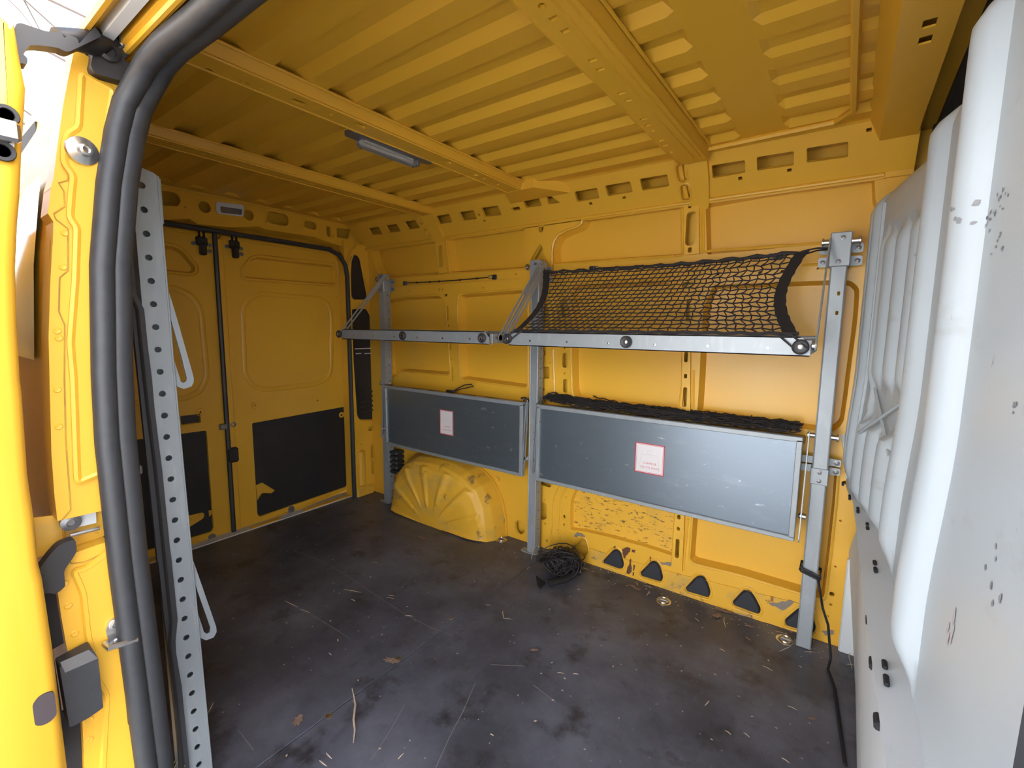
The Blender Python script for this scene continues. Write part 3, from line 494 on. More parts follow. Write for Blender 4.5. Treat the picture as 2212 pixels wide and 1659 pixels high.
def rear_door(name, mirror, label):
    r = root(name, (XR, CY+(-.35 if mirror else .35), 0), label, 'door')
    f = mir if mirror else (lambda L: L)
    g = (lambda y: 2*CY-y) if mirror else (lambda y: y)
    hl = [(f(win), .028, .008), (f(low), .010, .002)]
    # smaller holes
    dots = [(1.7200,0.6740),(1.1810,0.6590),(1.5440,0.6420),(1.7000,1.2620)]
    hl += [(ell((g(p[0]), p[1]), .005), .01, 0) for p in dots]
    hx = [rnd([(0.8330,0.6520),(0.9190,0.6510),(0.9180,0.6070),(0.8350,0.6080)], .006)] if mirror else []
    hl += [(h, .012, .002) for h in hx]
    b = MB(); b.plate(f(leafo), hl, rdM, .03); obj('inner_panel', b, 'paint', r)
    b = MB(); b.plate(f(inset(win, -.02)), [], lambda u, v, d: rdM(u, v, d+.029), .004); obj('window_blank', b, 'paint', r)
    # pressed outline round window recess and mid panel
    b = MB(); b.tube([rdM(p[0], p[1], 0) for p in f(inset(win, -.012))], .006, 6, closed=True, flat=.7); b.tube([rdM(p[0], p[1], .001) for p in f(inset(mid, -.012))], .014, 8, closed=True, flat=.45); b.tube([rdM(p[0], p[1], .001) for p in f(mid)], .0035, 6, closed=True); b.tube([rdM(p[0], p[1], 0) for p in f(inset(leafo, .012))], .005, 6, closed=True)
    obj('pressed_outline', b, 'paint', r, True)
    for p in dots[:2]: obj('pressed_ring', MB().tube([rdM(q[0], q[1], 0) for q in ell((g(p[0]), p[1]), .018, None, 16)], .002, 5, closed=True), 'paint', r, True)
    # black lower board, torn at one corner
    tear = [(1.1630,0.2160),(1.1960,0.2230),(1.2660,0.1570),(1.2470,0.1440),(1.1960,0.1610),(1.1650,0.1230)]
    lo = [p for p in inset(low, .003)]
    b = MB(); b.plate(f(lo), [f(tear)] if not mirror else [], lambda u, v, d: rdM(u, v, d+.006), .004); bd = obj('lower_board', b, 'board', r, label='black hardboard lining panel')
    obj('board_back', MB().plate(f(inset(low, -.01)), [], lambda u, v, d: rdM(u, v, d+.02), .003), 'paint', r)
    if mirror:
        obj('handle_pocket', MB().plate(inset(hx[0], -.002), [], lambda u, v, d: rdM(u, v, d+.011), .003), 'black', r)
        c = [(0.9260,0.1500),(0.9450,0.1460),(0.9460,0.1320),(0.9260,0.1160)]; obj('board_tear', MB().plate(c, [], lambda u, v, d: rdM(u, v, d+.004), .003), 'paint', bd)
        c = rnd([(0.8160,0.1540),(0.9050,0.1480),(0.9030,0.1180),(0.8190,0.0870)], .02); obj('board_tear', MB().plate(c, [], lambda u, v, d: rdM(u, v, d+.004), .003), 'paint_worn', bd)
    else:
        p = (1.7050,0.5280); obj('round_plug', MB().lathe((XR-.004, p[0], p[1]), (1, 0, 0), [(.018, 0), (.018, .003), (.008, .004), (.007, .0)], 16), 'paint', bd, True)
        obj('plug_hole', MB().cyl((XR-.003, p[0]-.004, p[1]), (XR+.002, p[0]-.004, p[1]), .006, 10), 'dark', bd)
    # top check bracket
    yb, zb = (g(1.122), 1.50) if not mirror else ((0.9750,1.5180)[0], 1.495)
    k = thing_part(r, yb, zb)
    # floor stop at the bottom edge
    ys_, zs_ = ((1.3480,0.0020) if not mirror else (0.9300,-0.0140))
    st = obj('stop_plate', MB().plate(slot((ys_, zs_), .034, .075), [], lambda u, v, d: rdM(u, v, d-.006), .006), 'darksteel', r)
    for dz in (-.016, .018): obj('rivet', MB().lathe((XR+.006, ys_, zs_+dz), (1, 0, 0), [(.007, 0), (.006, .003), (.002, .004)], 10), 'steel', st, True)
    return r
def thing_part(r, yb, zb):
    k = obj('check_bracket', MB().bbox((XR, yb-.026, zb-.03), (XR+.014, yb+.026, zb+.012), .006).bbox((XR, yb-.014, zb-.075), (XR+.03, yb+.014, zb-.02), .006).bbox((XR-.005, yb-.012, zb+.01), (XR+.02, yb-.008, zb+.05), .001).bbox((XR-.005, yb+.008, zb+.01), (XR+.02, yb+.012, zb+.05), .001), 'black', r)
    for dy, dz in ((-.034, -.022), (.034, -.022), (.034, -.05)): obj('screw', MB().lathe((XR, yb+dy, zb+dz), (1, 0, 0), [(.010, 0), (.010, .004), (.005, .005), (.004, .002)], 12), 'darksteel', k, True)
    return k
d1 = rear_door('door_1', False, 'right rear cargo door leaf, yellow, with black lower lining board, next to the wheel arch')
d2 = rear_door('door_2', True, 'left rear cargo door leaf, yellow, partly hidden by the near perforated post')
obj('overlap_flange', MB().bbox((XR-.012, 1.040, .0), (XR+.004, 1.072, 1.51), .004), 'paint', d1)
p = (1.0650,0.5730); obj('latch_hole', MB().lathe((XR+.001, p[0], p[1]), (1, 0, 0), [(.014, 0), (.014, .004), (.008, .005), (.007, .001)], 12), 'darksteel', d1, True)
p = (1.0150,0.5730); obj('latch_bolt', MB().bbox((XR, p[0]-.02, p[1]-.016), (XR+.022, p[0]+.028, p[1]+.014), .004), 'darksteel', d2)
p = (1.0500,0.4170); obj('latch_block', MB().bbox((XR, p[0]-.03, p[1]-.04), (XR+.028, p[0]+.024, p[1]+.038), .008), 'black', d1)
for c in ((1.1900,-0.0420), (1.2020,-0.0240), (1.2240,-0.0230)): obj('drain_hole', MB().cyl((XR-.001, c[0], c[1]), (XR+.002, c[0], c[1]), .009, 12), 'dark', d1)

# ================================================================ BULKHEAD
wb = root('wall_front', (.1, 1.1, 0), 'white moulded bulkhead panel with vertical half round ribs at the right', 'wall')
RIBS = [(1.835, .020, .016, 0), (1.765, .020, .016, 0), (1.63, .026, .018, 1), (1.525, .027, .019, 1), (1.41, .028, .020, 1), (1.17, .034, .026, 0), (.80, .036, .028, 0)]
def sstep(a, b, x): t_ = max(0, min(1, (x-a)/(b-a))); return t_*t_*(3-2*t_)
def bulkx(y, z):
    x = .118-.075*sstep(1.25, 1.87, y)
    x -= .010*sstep(.98, .72, z)*(1 if z > .5 else 1)
    x += .10*sstep(1.44, 1.56, z)**1.3
    for (yr, wd, hg, brk) in RIBS:
        a = abs(y-yr)/wd
        if a < 1:
            k = sstep(.60, .68, z)*(1-sstep(1.44, 1.52, z))
            if brk: k = max(sstep(.60, .64, z)*(1-sstep(.82, .86, z)), sstep(.92, .98, z)*(1-sstep(1.32, 1.37, z)))
            x -= hg*math.sqrt(max(0, 1-a*a))*k
    if 1.33 < y < 1.65 and .83 < z < 1.38: x += .012*sstep(1.33, 1.345, y)*(1-sstep(1.635, 1.65, y))*sstep(.83, .85, z)*(1-sstep(1.35, 1.38, z))
    return x
NYb, NZb = 320, 60
ysb = [.325+(1.872-.325)*i/NYb for i in range(NYb+1)]; zsb = [.585+(1.56-.585)*j/NZb for j in range(NZb+1)]
b = MB(); b.add([(bulkx(y, z), y, z) for z in zsb for y in ysb], [(j*(NYb+1)+i, j*(NYb+1)+i+1, (j+1)*(NYb+1)+i+1, (j+1)*(NYb+1)+i) for j in range(NZb) for i in range(NYb)])
obj('ribbed_panel', b, 'white', wb, True)
b = MB()
for y in (1.80, 1.70, 1.32): b.tube([(bulkx(y, z)-.002, y, z) for z in zsb[2:54]], .0045, 6)
b.tube([(bulkx(1.62, .80), 1.62, .80), (bulkx(1.38, .93)-.004, 1.38, .93)], .004, 6); b.tube([(bulkx(1.64, .93), 1.64, .93), (bulkx(1.36, .80)-.004, 1.36, .80)], .004, 6)
obj('moulding_bead', b, 'white', wb, True)
# metal ledge below the panel and lower kick plate
edge = [(.006, 1.87, .745), (.036, 1.79, .640), (.047, 1.70, .605), (.058, 1.25, .60), (.066, .90, .60), (.074, .63, .60), (.080, .30, .60)]
b = MB(); n_ = len(edge); inner = [(min(.16, p[0]+.075), p[1], p[2]+.012) for p in edge]
b.add(edge+inner, [(i, i+1, n_+i+1, n_+i) for i in range(n_-1)]); b.add([(p[0], p[1], p[2]) for p in edge]+[(p[0]+.006, p[1], p[2]-.030) for p in edge], [(i, i+1, n_+i+1, n_+i) for i in range(n_-1)])
lg = obj('ledge', b, 'greytrim', wb, label='grey metal ledge along the foot of the bulkhead')
b = MB()
kick = [(.060, 1.868, .35), (.070, 1.70, .50), (.066, 1.25, .565), (.074, .90, .565), (.082, .63, .565), (.088, .30, .565)]; kb = [(.105, p[1], -.01) for p in kick]
b.add(kick+kb, [(i, i+1, len(kick)+i+1, len(kick)+i) for i in range(len(kick)-1)]); kp = obj('kick_plate', b, 'greytrim', wb)
for (yr, wd, hg, brk) in RIBS[1:]:
    x = .118-.075*sstep(1.25, 1.87, yr)-hg-.004
    obj('rib_slot', MB().bbox((x-.008, yr-wd*.75, .604), (x-.001, yr-wd*.05, .6095), .002), 'dark', lg)
    obj('rib_slot', MB().bbox((x-.008, yr+wd*.35, .604), (x-.001, yr+wd*.95, .6095), .002), 'dark', lg)
for k in range(9):
    y = 1.62-.14*k; f_ = .545; x = .070+.002*k*.5
    if y > .3: obj('kick_slot', MB().bbox((x-.004, y-.014, f_-.006), (x+.012, y+.014, f_+.006), .003), 'dark', kp)
obj('near_seal', MB().tube([(.096, .318, .40), (.100, .318, .80), (.104, .325, 1.0), (.116, .335, 1.5)], .016, 8), 'rubber', wb, True)
obj('side_bracket', MB().bbox((.058, 1.845, -.005), (.104, 1.866, .33), .004), 'greytrim', wb)
# dark cab space in front of the bulkhead
obj('cab_lining', MB().box((.60, .1, -.1), (.62, 1.93, 1.74)).box((.16, .12, 1.66), (.62, 1.93, 1.70)).box((.155, 1.88, -.1), (.6, 1.93, 1.74)), 'dark', wb)
obj('cab_floor', MB().box((.14, .1, -.1), (.62, 1.93, -.02)), 'dark', wb)

# scuffs on the bulkhead panel
rs = random.Random(8); scm = simple('black_scuff', (.24, .25, .27), .8, 0, .3, 200); rdm = simple('pink_smear', (.46, .43, .455), .6, 0, .1, 60)
def scuff(name, m_, spots):
    b = MB()
    for (y, z, sy, sz) in spots:
        n_ = 9; L = [(y+.6*sy*(.5+.7*rs.random())*math.cos(6.283*k/n_), z+.7*sz*(.5+.7*rs.random())*math.sin(6.283*k/n_)) for k in range(n_)]
        b.add([(bulkx(p[0], p[1])-.0008, p[0], p[1]) for p in L]+[(bulkx(y, z)-.0008, y, z)], [(k, (k+1) % n_, n_) for k in range(n_)])
    return obj(name, b, m_, wb)
scuff('scuff_mark', scm, [(0.761, 1.211, 0.0035, 0.0048), (0.786, 1.238, 0.007, 0.0028), (0.741, 1.222, 0.0048, 0.004), (0.766, 1.216, 0.0034, 0.0029), (0.791, 1.239, 0.0046, 0.0056), (0.766, 1.238, 0.004, 0.006), (0.781, 1.225, 0.0045, 0.0046), (0.758, 1.219, 0.005, 0.0046), (0.721, 1.215, 0.0036, 0.0023), (0.72, 1.217, 0.0038, 0.0058), (0.74, 1.214, 0.0065, 0.0031), (0.753, 1.212, 0.0035, 0.0051), (0.776, 1.222, 0.0058, 0.0058), (0.726, 1.218, 0.0038, 0.0026), (0.748, 1.222, 0.0033, 0.0056), (0.746, 1.216, 0.0039, 0.003), (0.72, 1.236, 0.0041, 0.0037), (0.689, 1.215, 0.0066, 0.0027), (0.699, 1.236, 0.0057, 0.0059), (0.701, 1.22, 0.0042, 0.0021), (0.674, 1.225, 0.0037, 0.0037), (0.705, 1.23, 0.0048, 0.0037), (0.685, 1.229, 0.0034, 0.0023), (0.711, 1.229, 0.0044, 0.0052), (0.695, 1.178, 0.0069, 0.0023), (0.737, 1.201, 0.0045, 0.0043), (0.687, 1.187, 0.0069, 0.002), (0.684, 1.19, 0.0065, 0.0021), (0.668, 1.173, 0.007, 0.0043), (0.712, 1.173, 0.0048, 0.0023), (0.693, 1.184, 0.0049, 0.0026), (0.912, 1.32, 0.0048, 0.0025), (0.875, 1.305, 0.0059, 0.0039), (0.556, 1.023, 0.0039, 0.0028), (0.557, 1.029, 0.0059, 0.0048), (0.552, 1.031, 0.0045, 0.0037), (0.557, 0.884, 0.006, 0.004), (0.542, 0.91, 0.0039, 0.0041), (0.536, 0.901, 0.003, 0.0045), (0.505, 0.881, 0.0067, 0.0059), (0.532, 0.879, 0.0052, 0.0059), (0.52, 0.869, 0.0064, 0.0041)])
scuff('paint_smear', rdm, [(0.614, 0.781, 0.008, 0.012), (0.619, 0.801, 0.008, 0.012), (0.619, 0.805, 0.008, 0.012), (0.623, 0.775, 0.008, 0.012), (0.617, 0.802, 0.008, 0.012), (0.632, 0.783, 0.008, 0.012), (0.611, 0.792, 0.008, 0.012)])

# ================================================================ NEAR SIDE: pillar, seal, sliding door, outside
wn = root('wall_near', (-1.6, .17, 0), 'near side of the van behind the open sliding door, yellow door pillar and side panel', 'wall')
jbM = lambda u, v, d: (-.97-d, u, v)
outl = [(0.2190,1.5000),(0.2090,1.4560),(0.1990,1.4100),(0.1880,1.3490),(0.1800,1.3020),(0.1760,1.2880),(0.1760,1.2860),(0.1700,1.2500),(0.1750,1.2390),(0.1720,1.2100),(0.1650,1.1550),(0.1560,1.0680),(0.1520,1.0050),(0.1450,0.8940),(0.1430,0.8280),(0.1430,0.7850),(0.1480,0.7850),(0.2000,0.7840),(0.2050,0.9000),(0.2070,1.0000),(0.2150,1.1410),(0.2220,1.2140),(0.2310,1.2870),(0.2410,1.3560),(0.2550,1.4220),(0.2670,1.4600),(0.2830,1.4900),(0.2400,1.4890)]
b = MB(); b.plate(outl, [], jbM, .05); pj = obj('door_pillar', b, 'paint', wn)
rais = [(0.2230,1.4620),(0.2130,1.3820),(0.2000,1.3690),(0.1950,1.3510),(0.1930,1.3260),(0.2020,1.3110),(0.1970,1.2790),(0.1930,1.2480),(0.2000,1.2350),(0.1920,1.1570),(0.1790,1.0610),(0.1780,1.0030),(0.1700,0.8500),(0.1710,0.8410),(0.2020,0.8500),(0.2050,0.9200),(0.2050,1.0000),(0.2140,1.1410),(0.2210,1.2140),(0.2300,1.2870),(0.2400,1.3560),(0.2530,1.4210),(0.2590,1.4530),(0.2370,1.4580)]
b = MB(); q = rnd(rais, .006); b.plate(q, [], lambda u, v, d: jbM(u, v, d-.006), .006); b.tube([jbM(p[0], p[1], -.004) for p in q], .005, 6, closed=True); obj('pillar_step', b, 'paint', pj, True)
b = MB(); b.tube([jbM(p[0], p[1], -.001) for p in ([(0.2240,1.4630),(0.2100,1.3830),(0.1990,1.3710),(0.1940,1.3430),(0.1950,1.3190),(0.1970,1.3100),(0.1950,1.3030),(0.1850,1.2970),(0.1900,1.2860),(0.1890,1.2640),(0.1760,1.2510),(0.1780,1.2430),(0.1900,1.2320),(0.1850,1.1690),(0.1750,1.1580),(0.1700,1.1070),(0.1750,1.0870),(0.1680,1.0040),(0.1620,0.9090),(0.1600,0.8340),(0.1590,0.7980),(0.1480,0.7850)])], .0009, 5); obj('weld_seam', b, 'dusty', pj, True)
for c in ((0.2350,1.3820), (0.2280,1.3700), (0.2220,1.3220), (0.1860,1.2250), (0.1800,1.1740), (0.1660,1.0780), (0.1670,1.0670), (0.1590,0.9890), (0.1560,0.9320)): obj('spot_weld', MB().lathe(jbM(c[0], c[1], -.0005), (1, 0, 0), [(.0052, 0), (.004, .0012), (.001, .0006)], 10), 'paint', pj, True)
c = (0.2140,1.3490); bw_ = obj('pillar_bolt', MB().lathe(jbM(c[0], c[1], -.006), (1, .15, 0), [(.021, 0), (.020, .004), (.009, .007), (.008, .015), (.005, .016), (.004, .012)], 20), 'steel', pj, True)
# lower pillar below the slide rail
low_o = [(0.1500,0.7260),(0.2000,0.7300),(0.2100,0.6200),(0.2170,0.5330),(0.2160,0.4470),(0.2120,0.2850),(0.1410,0.3470),(0.1460,0.4610),(0.1440,0.4650),(0.1370,0.5780),(0.1350,0.6290),(0.1340,0.6850),(0.1400,0.6880),(0.1400,0.7130)]
b = MB(); b.plate(low_o, [], jbM, .05); pl = obj('door_pillar', b, 'paint', wn)
rl_ = rnd([(0.1550,0.6990),(0.1670,0.6960),(0.2020,0.7150),(0.2020,0.6740),(0.2120,0.5000),(0.2130,0.4410),(0.2160,0.4470),(0.2100,0.2870),(0.1620,0.3290),(0.1780,0.4670),(0.1690,0.5010),(0.1660,0.5550),(0.1630,0.5830),(0.1630,0.6590)], .008)
b = MB(); b.plate(rl_, [], lambda u, v, d: jbM(u, v, d-.006), .006); b.tube([jbM(p[0], p[1], -.003) for p in rl_], .005, 6, closed=True); obj('pillar_step', b, 'paint', pl, True)
for c in ((0.1430,0.6820), (0.1440,0.6440), (0.1480,0.5940), (0.1540,0.4370), (0.1510,0.4010)): obj('spot_weld', MB().lathe(jbM(c[0], c[1], -.0005), (1, 0, 0), [(.0055, 0), (.004, .0012), (.001, .0006)], 10), 'paint', pl, True)
b = MB(); b.tube([jbM(p[0], p[1], -.001) for p in ([(0.1500,0.7230),(0.1530,0.7110),(0.1680,0.7070),(0.2000,0.7140)])], .0009, 5); obj('weld_seam', b, 'dusty', pl, True)
# striker loop
c = (0.1970,0.5880); stp = [(0.1830,0.5840),(0.1890,0.5980),(0.1980,0.5990),(0.2060,0.5930),(0.2080,0.5820),(0.2070,0.5490),(0.2000,0.5430),(0.1910,0.5460),(0.1860,0.5530),(0.1850,0.5640)]
sk_ = obj('striker', MB().plate(rnd(stp, .004), [], lambda u, v, d: jbM(u, v, d-.012), .008), 'steel', pl, label='bright steel striker loop on the door pillar')
p, q = (0.1810,0.5620), (0.2160,0.5570); obj('striker_bar', MB().tube([jbM(p[0], p[1], -.012), jbM(p[0], p[1], -.030), jbM(q[0], q[1], -.030), jbM(q[0], q[1], -.010)], .0055, 8), 'steel', sk_, True)
for c in ((0.1960,0.5880), (0.1970,0.5540)): obj('screw', MB().lathe(jbM(c[0], c[1], -.012), (1, 0, 0), [(.009, 0), (.0085, .003), (.005, .0035), (.004, .001)], 14), 'steel', sk_, True)
# slide rail pocket
obj('rail_pocket', MB().plate([(0.1190,0.7900),(0.1410,0.7860),(0.2010,0.7830),(0.2020,0.7300),(0.1500,0.7260),(0.1130,0.7250)], [], lambda u, v, d: jbM(u, v, d+.03), .004), 'paint_worn', wn)
b = MB(); b.plate([(0.1530,0.7850),(0.1930,0.7830),(0.1920,0.7590),(0.1570,0.7600)], [], lambda u, v, d: jbM(u, v, d+.022), .004); sr = obj('slide_rail', b, 'greytrim', wn)
b = MB(); p, q = (0.1570,0.7530), (0.1930,0.7520); b.tube([jbM(p[0], p[1], .012), jbM(q[0], q[1], .012)], .0035, 8); obj('rail_edge', b, 'steel', sr, True)
c = (0.1600,0.7730); obj('rail_roller', MB().lathe(jbM(c[0], c[1], .018), (1, 0, 0), [(.013, 0), (.013, .006), (.006, .008), (.005, .004)], 18), 'darksteel', sr, True)
# outer side skin running to the rear
prof = [(.40, 1.75), (.34, 1.67), (.28, 1.60), (.245, 1.54), (.222, 1.495), (.196, 1.36), (.170, 1.20), (.157, 1.05), (.152, .85), (.150, .62), (.150, .30), (.155, -.4)]
b = MB(); b.add([(-.985, y, z) for y, z in prof]+[(-2.63, y+.02, z) for y, z in prof], [(i, i+1, len(prof)+i+1, len(prof)+i) for i in range(len(prof)-1)]); obj('side_skin', b, 'paint', wn, True)
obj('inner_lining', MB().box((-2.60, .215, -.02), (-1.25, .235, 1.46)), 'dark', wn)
obj('inner_lining', MB().add([(-2.6, .22, 1.46), (-.97, .26, 1.46), (-.97, .36, 1.70), (-2.6, .36, 1.70)], [(0, 1, 2, 3)]), 'paint', wn)
# window strip on the side skin, dark glossy glass
glass = simple('dark_glass', (.05, .045, .04), .05, 0, .1); glass.node_tree.nodes['Principled BSDF'].inputs['Specular IOR Level'].default_value = .8
b = MB(); pg = [(.155, 1.03), (.1665, 1.18), (.180, 1.28), (.187, 1.325)]; b.add([(-1.06, y-.004, z) for y, z in pg]+[(-2.3, y+.014, z) for y, z in pg], [(i, i+1, 4+i+1, 4+i) for i in range(3)]); obj('side_window', b, glass, wn, True)
# header over the door opening, with the upper slide channel
hp = [(.40, 1.75), (.30, 1.62), (.226, 1.520), (.240, 1.528), (.262, 1.545), (.268, 1.535), (.266, 1.516), (.285, 1.514), (.300, 1.530), (.355, 1.540), (.385, 1.60), (.385, 1.71)]
b = MB(); b.add([(-1.0, y, z) for y, z in hp]+[(.75, y, z) for y, z in hp], [(i, i+1, len(hp)+i+1, len(hp)+i) for i in range(len(hp)-1)])
hd_ = obj('door_header', b, 'paint', wn)
b = MB(); b.tube([(-.97, .276, 1.513), (.75, .276, 1.513)], .005, 6); b.tube([(-.97, .2265, 1.52), (.75, .2265, 1.52)], .006, 6); obj('header_edge', b, 'paint', hd_, True)
obj('header_channel', MB().box((-.97, .244, 1.516), (.75, .258, 1.534)), 'greytrim', hd_)
# big rubber seal round the opening
def path(inn):
    P = [(-.955, y, z) for y, z in ([(0.2280,0.2530),(0.2180,0.6970),(0.2170,0.9070),(0.2210,1.0140),(0.2320,1.1840),(0.2490,1.3090),(0.2650,1.3910),(0.2780,1.4390)])]
    y, z = P[-1][1], P[-1][2]
    P += [(-.94, y+.012, z+.030), (-.905, y+.020, z+.056), (-.85, y+.024, z+.066), (-.75, y+.032, z+.072), (-.3, y+.036, z+.074), (.7, y+.036, z+.074)]
    return P
seal = obj('door_opening_seal', MB().tube([(p[0]+.004, p[1]-.010, p[2]-.006) for p in path(0)], .016, 10), 'rubber', wn, True, label='thick double lipped black rubber seal round the side door opening')
obj('seal_bulb', MB().tube([(p[0]-.006, p[1]+.012, p[2]+.002) for p in path(0)], .019, 10), 'rubber', seal, True)
c = (0.2120,0.4230); obj('seal_clip', MB().bbox((-.985, c[0]-.012, c[1]-.03), (-.955, c[0]+.004, c[1]+.035), .004), 'black', wn)
# inside of the rear quarter seen between seal and post
b = MB(); b.plate([(0.2860,0.4460),(0.3100,0.4020),(0.3150,0.0870),(0.2770,0.1200),(0.2880,0.3860)], [], lambda u, v, d: (-1.20-d, u, v), .01); obj('quarter_panel', b, 'paint_worn', wn)
# front pillar of the door opening, out of frame at the right
obj('front_pillar', MB().box((.13, .16, -.4), (.60, .35, 1.66)), 'paint', wn)
obj('door_sill', MB().box((-1.0, .15, -.4), (.75, .22, -.02)), 'black', wn)
obj('front_side', MB().box((.60, .16, -.4), (.75, .20, 1.66)), 'paint', wn)
# ---- sliding door, parked open along the outside
sdo = root('door_3', (-1.4, .08, 0), 'open yellow sliding door parked along the outside at the left edge', 'door')
eo = [(0.1340,1.4790),(0.1400,1.4780),(0.1470,1.4740),(0.1480,1.4450),(0.1490,1.4250),(0.1500,1.4120),(0.1510,1.3980),(0.1480,1.3730),(0.1410,1.3200),(0.1340,1.2580),(0.1290,1.2240),(0.1220,1.1630),(0.1170,1.0860),(0.1140,1.0130),(0.1140,0.9940),(0.1100,0.8800),(0.1110,0.8120),(0.1100,0.7500),(0.1120,0.7250),(0.1140,0.6040),(0.1140,0.5220),(0.1140,0.4160)]
poly = eo+[(.01, eo[-1][1]-.05), (.01, eo[0][1]+.02)]
b = MB(); bev = [(0, .012), (.004, .004), (.012, 0), (.10, 0)]
rings = [inset(poly, i) for d, i in bev]; N = len(poly)
for (d, i), R_ in zip(bev, rings): pass
vs = []; 
for (d, i), R_ in zip(bev, rings): vs += [(-.90-d, p[0], p[1]) for p in R_]
fs = [(r*N+i, r*N+(i+1) % N, (r+1)*N+(i+1) % N, (r+1)*N+i) for r in range(3) for i in range(N)]+[tuple(range(N))]
b.add(vs, fs); b.box((-2.05, .02, -.25), (-.99, .095, 1.38)); obj('door_shell', b, 'paint', sdo, True)
pt = rnd([(0.0860,0.5500),(0.0930,0.5580),(0.1020,0.5590),(0.1090,0.5540),(0.1090,0.5300),(0.1090,0.5190),(0.1020,0.5120),(0.0930,0.5120),(0.0860,0.5170)], .012, 3)
obj('rubber_plug', MB().plate(pt, [], lambda u, v, d: (-.898-d, u, v), .006), simple('brown_rubber', (.05, .038, .042), .7), sdo)
lp = rnd([(0.1200,1.3620),(0.1380,1.3610),(0.1390,1.3560),(0.1290,1.2990),(0.1250,1.2970),(0.1140,1.2990)], .004)
lk = obj('latch_plate', MB().plate(lp, [], lambda u, v, d: (-.896-d, u, v), .008), 'greytrim', sdo)
for c in ((0.1280,1.3540), (0.1210,1.3080)): obj('bolt_recess', MB().lathe((-.896, c[0], c[1]), (1, 0, 0), [(.013, 0), (.012, .002), (.008, .002), (.007, -.001)], 16), 'black', lk, True)
c = (0.1260,1.3330); obj('latch_tongue', MB().bbox((-.90, c[0]-.02, c[1]-.014), (-.88, c[0]+.012, c[1]+.012), .004), 'steel', lk)
# upper roller arm and carriage
ra = thing('roller_arm', (-.93, .2, 1.5), 'black upper roller arm linking the sliding door to its roof channel', 'door arm')
am = [(0.1480,1.4730),(0.1500,1.4790),(0.1550,1.4820),(0.1610,1.4820),(0.1790,1.4830),(0.1900,1.4880),(0.2020,1.4900),(0.2110,1.4890),(0.2110,1.4820),(0.2310,1.5150),(0.2380,1.5050),(0.2020,1.4690),(0.1980,1.4660),(0.1930,1.4660),(0.1890,1.4670),(0.1780,1.4640),(0.1680,1.4610),(0.1600,1.4570),(0.1580,1.4530),(0.1530,1.4430),(0.1570,1.4400),(0.1560,1.4310),(0.1490,1.4310),(0.1470,1.4260),(0.1450,1.4270),(0.1480,1.4630)]
b = MB(); b.plate(rnd(am, .004), [], lambda u, v, d: (-.915-d, u, v), .022); obj('arm', b, 'black', ra)
p0, p1 = (0.2110,1.4850), (0.2580,1.5230); b = MB(); b.tube([(-.925, p0[0]-.02, p0[1]), (-.945, (p0[0]+p1[0])/2, (p0[1]+p1[1])/2), (-.955, p1[0], p1[1])], [.012, .017, .014], 10); obj('arm_link', b, 'black', ra, True)
hk = [(0.2430,1.5330),(0.2510,1.5370),(0.2630,1.5380),(0.2710,1.5330),(0.2730,1.5290),(0.2650,1.5260),(0.2600,1.5160),(0.2390,1.5050),(0.2370,1.5080)]
obj('hook', MB().plate(rnd(hk, .004), [], lambda u, v, d: (-.955-d, u, v), .016), 'black', ra)
cg = [(0.2360,1.5040),(0.2420,1.5080),(0.2460,1.5100),(0.2720,1.5160),(0.2850,1.5190),(0.2710,1.4970),(0.2830,1.4950),(0.2820,1.4900),(0.2680,1.4650),(0.2340,1.4630),(0.2300,1.4720),(0.2330,1.4840)]
b = MB(); b.plate(rnd(cg, .003), [], lambda u, v, d: (-.948-d, u, v), .03); ca = obj('carriage', b, 'black', ra)
c = (0.2520,1.5000); obj('carriage_boss', MB().lathe((-.948, c[0], c[1]), (1, 0, 0), [(.014, 0), (.014, .006), (.009, .008), (.008, .003)], 16), 'black', ca, True)
c = (0.2870,1.5420); obj('guide_roller', MB().lathe((-.97, c[0], c[1]), (1, 0, 0), [(.014, 0), (.016, .008), (.014, .02)], 16), 'darksteel', ca, True)
c = (0.2730,1.5230); obj('roller_pin', MB().bbox((-.96, c[0]-.008, c[1]-.010), (-.935, c[0]+.008, c[1]+.010), .003), 'steel', ca)
# middle arm and stop box
ma = thing('rail_carriage_arm', (-.94, .13, .7), 'black curved arm of the sliding door reaching into the side rail', 'door arm')
mo = [(0.1130,0.7250),(0.1280,0.7450),(0.1390,0.7560),(0.1570,0.7580),(0.1570,0.7370),(0.1490,0.7250),(0.1400,0.7130),(0.1400,0.6880),(0.1350,0.6840),(0.1280,0.6800),(0.1200,0.6870),(0.1100,0.6880)]
b = MB(); b.plate(rnd(mo, .006), [], lambda u, v, d: (-.945-d, u, v), .02); obj('arm', b, 'black', ma, True)
bx_ = [(0.1220,0.5690),(0.1610,0.5750),(0.1660,0.5560),(0.1660,0.4740),(0.1660,0.4680),(0.1460,0.4630),(0.1250,0.4630)]
sb = thing('door_stop_box', (-.93, .14, .5), 'dark grey rubber stop block beside the steel striker on the door pillar', 'stop block')
b = MB(); b.plate(rnd(bx_, .003), [], lambda u, v, d: (-.935-d, u, v), .03); obj('block', b, 'rubber', sb)
b = MB(); p = [(0.1230,0.5760), (0.1560,0.5770), (0.1660,0.5560), (0.1270,0.5560)]; b.add([(-.934, q[0], q[1]) for q in p], [(0, 1, 2, 3)]); obj('block_top', b, 'darksteel', sb)
# dark side of the channel behind the door edge
obj('side_skirt', MB().plate([(0.1100,0.6880),(0.1330,0.6810),(0.1360,0.5790),(0.1230,0.5760),(0.1250,0.4650),(0.1460,0.4610),(0.1400,0.3480),(0.1080,0.3760),(0.0970,0.5220)], [], lambda u, v, d: jbM(u, v, d+.012), .004), 'dark', wn)

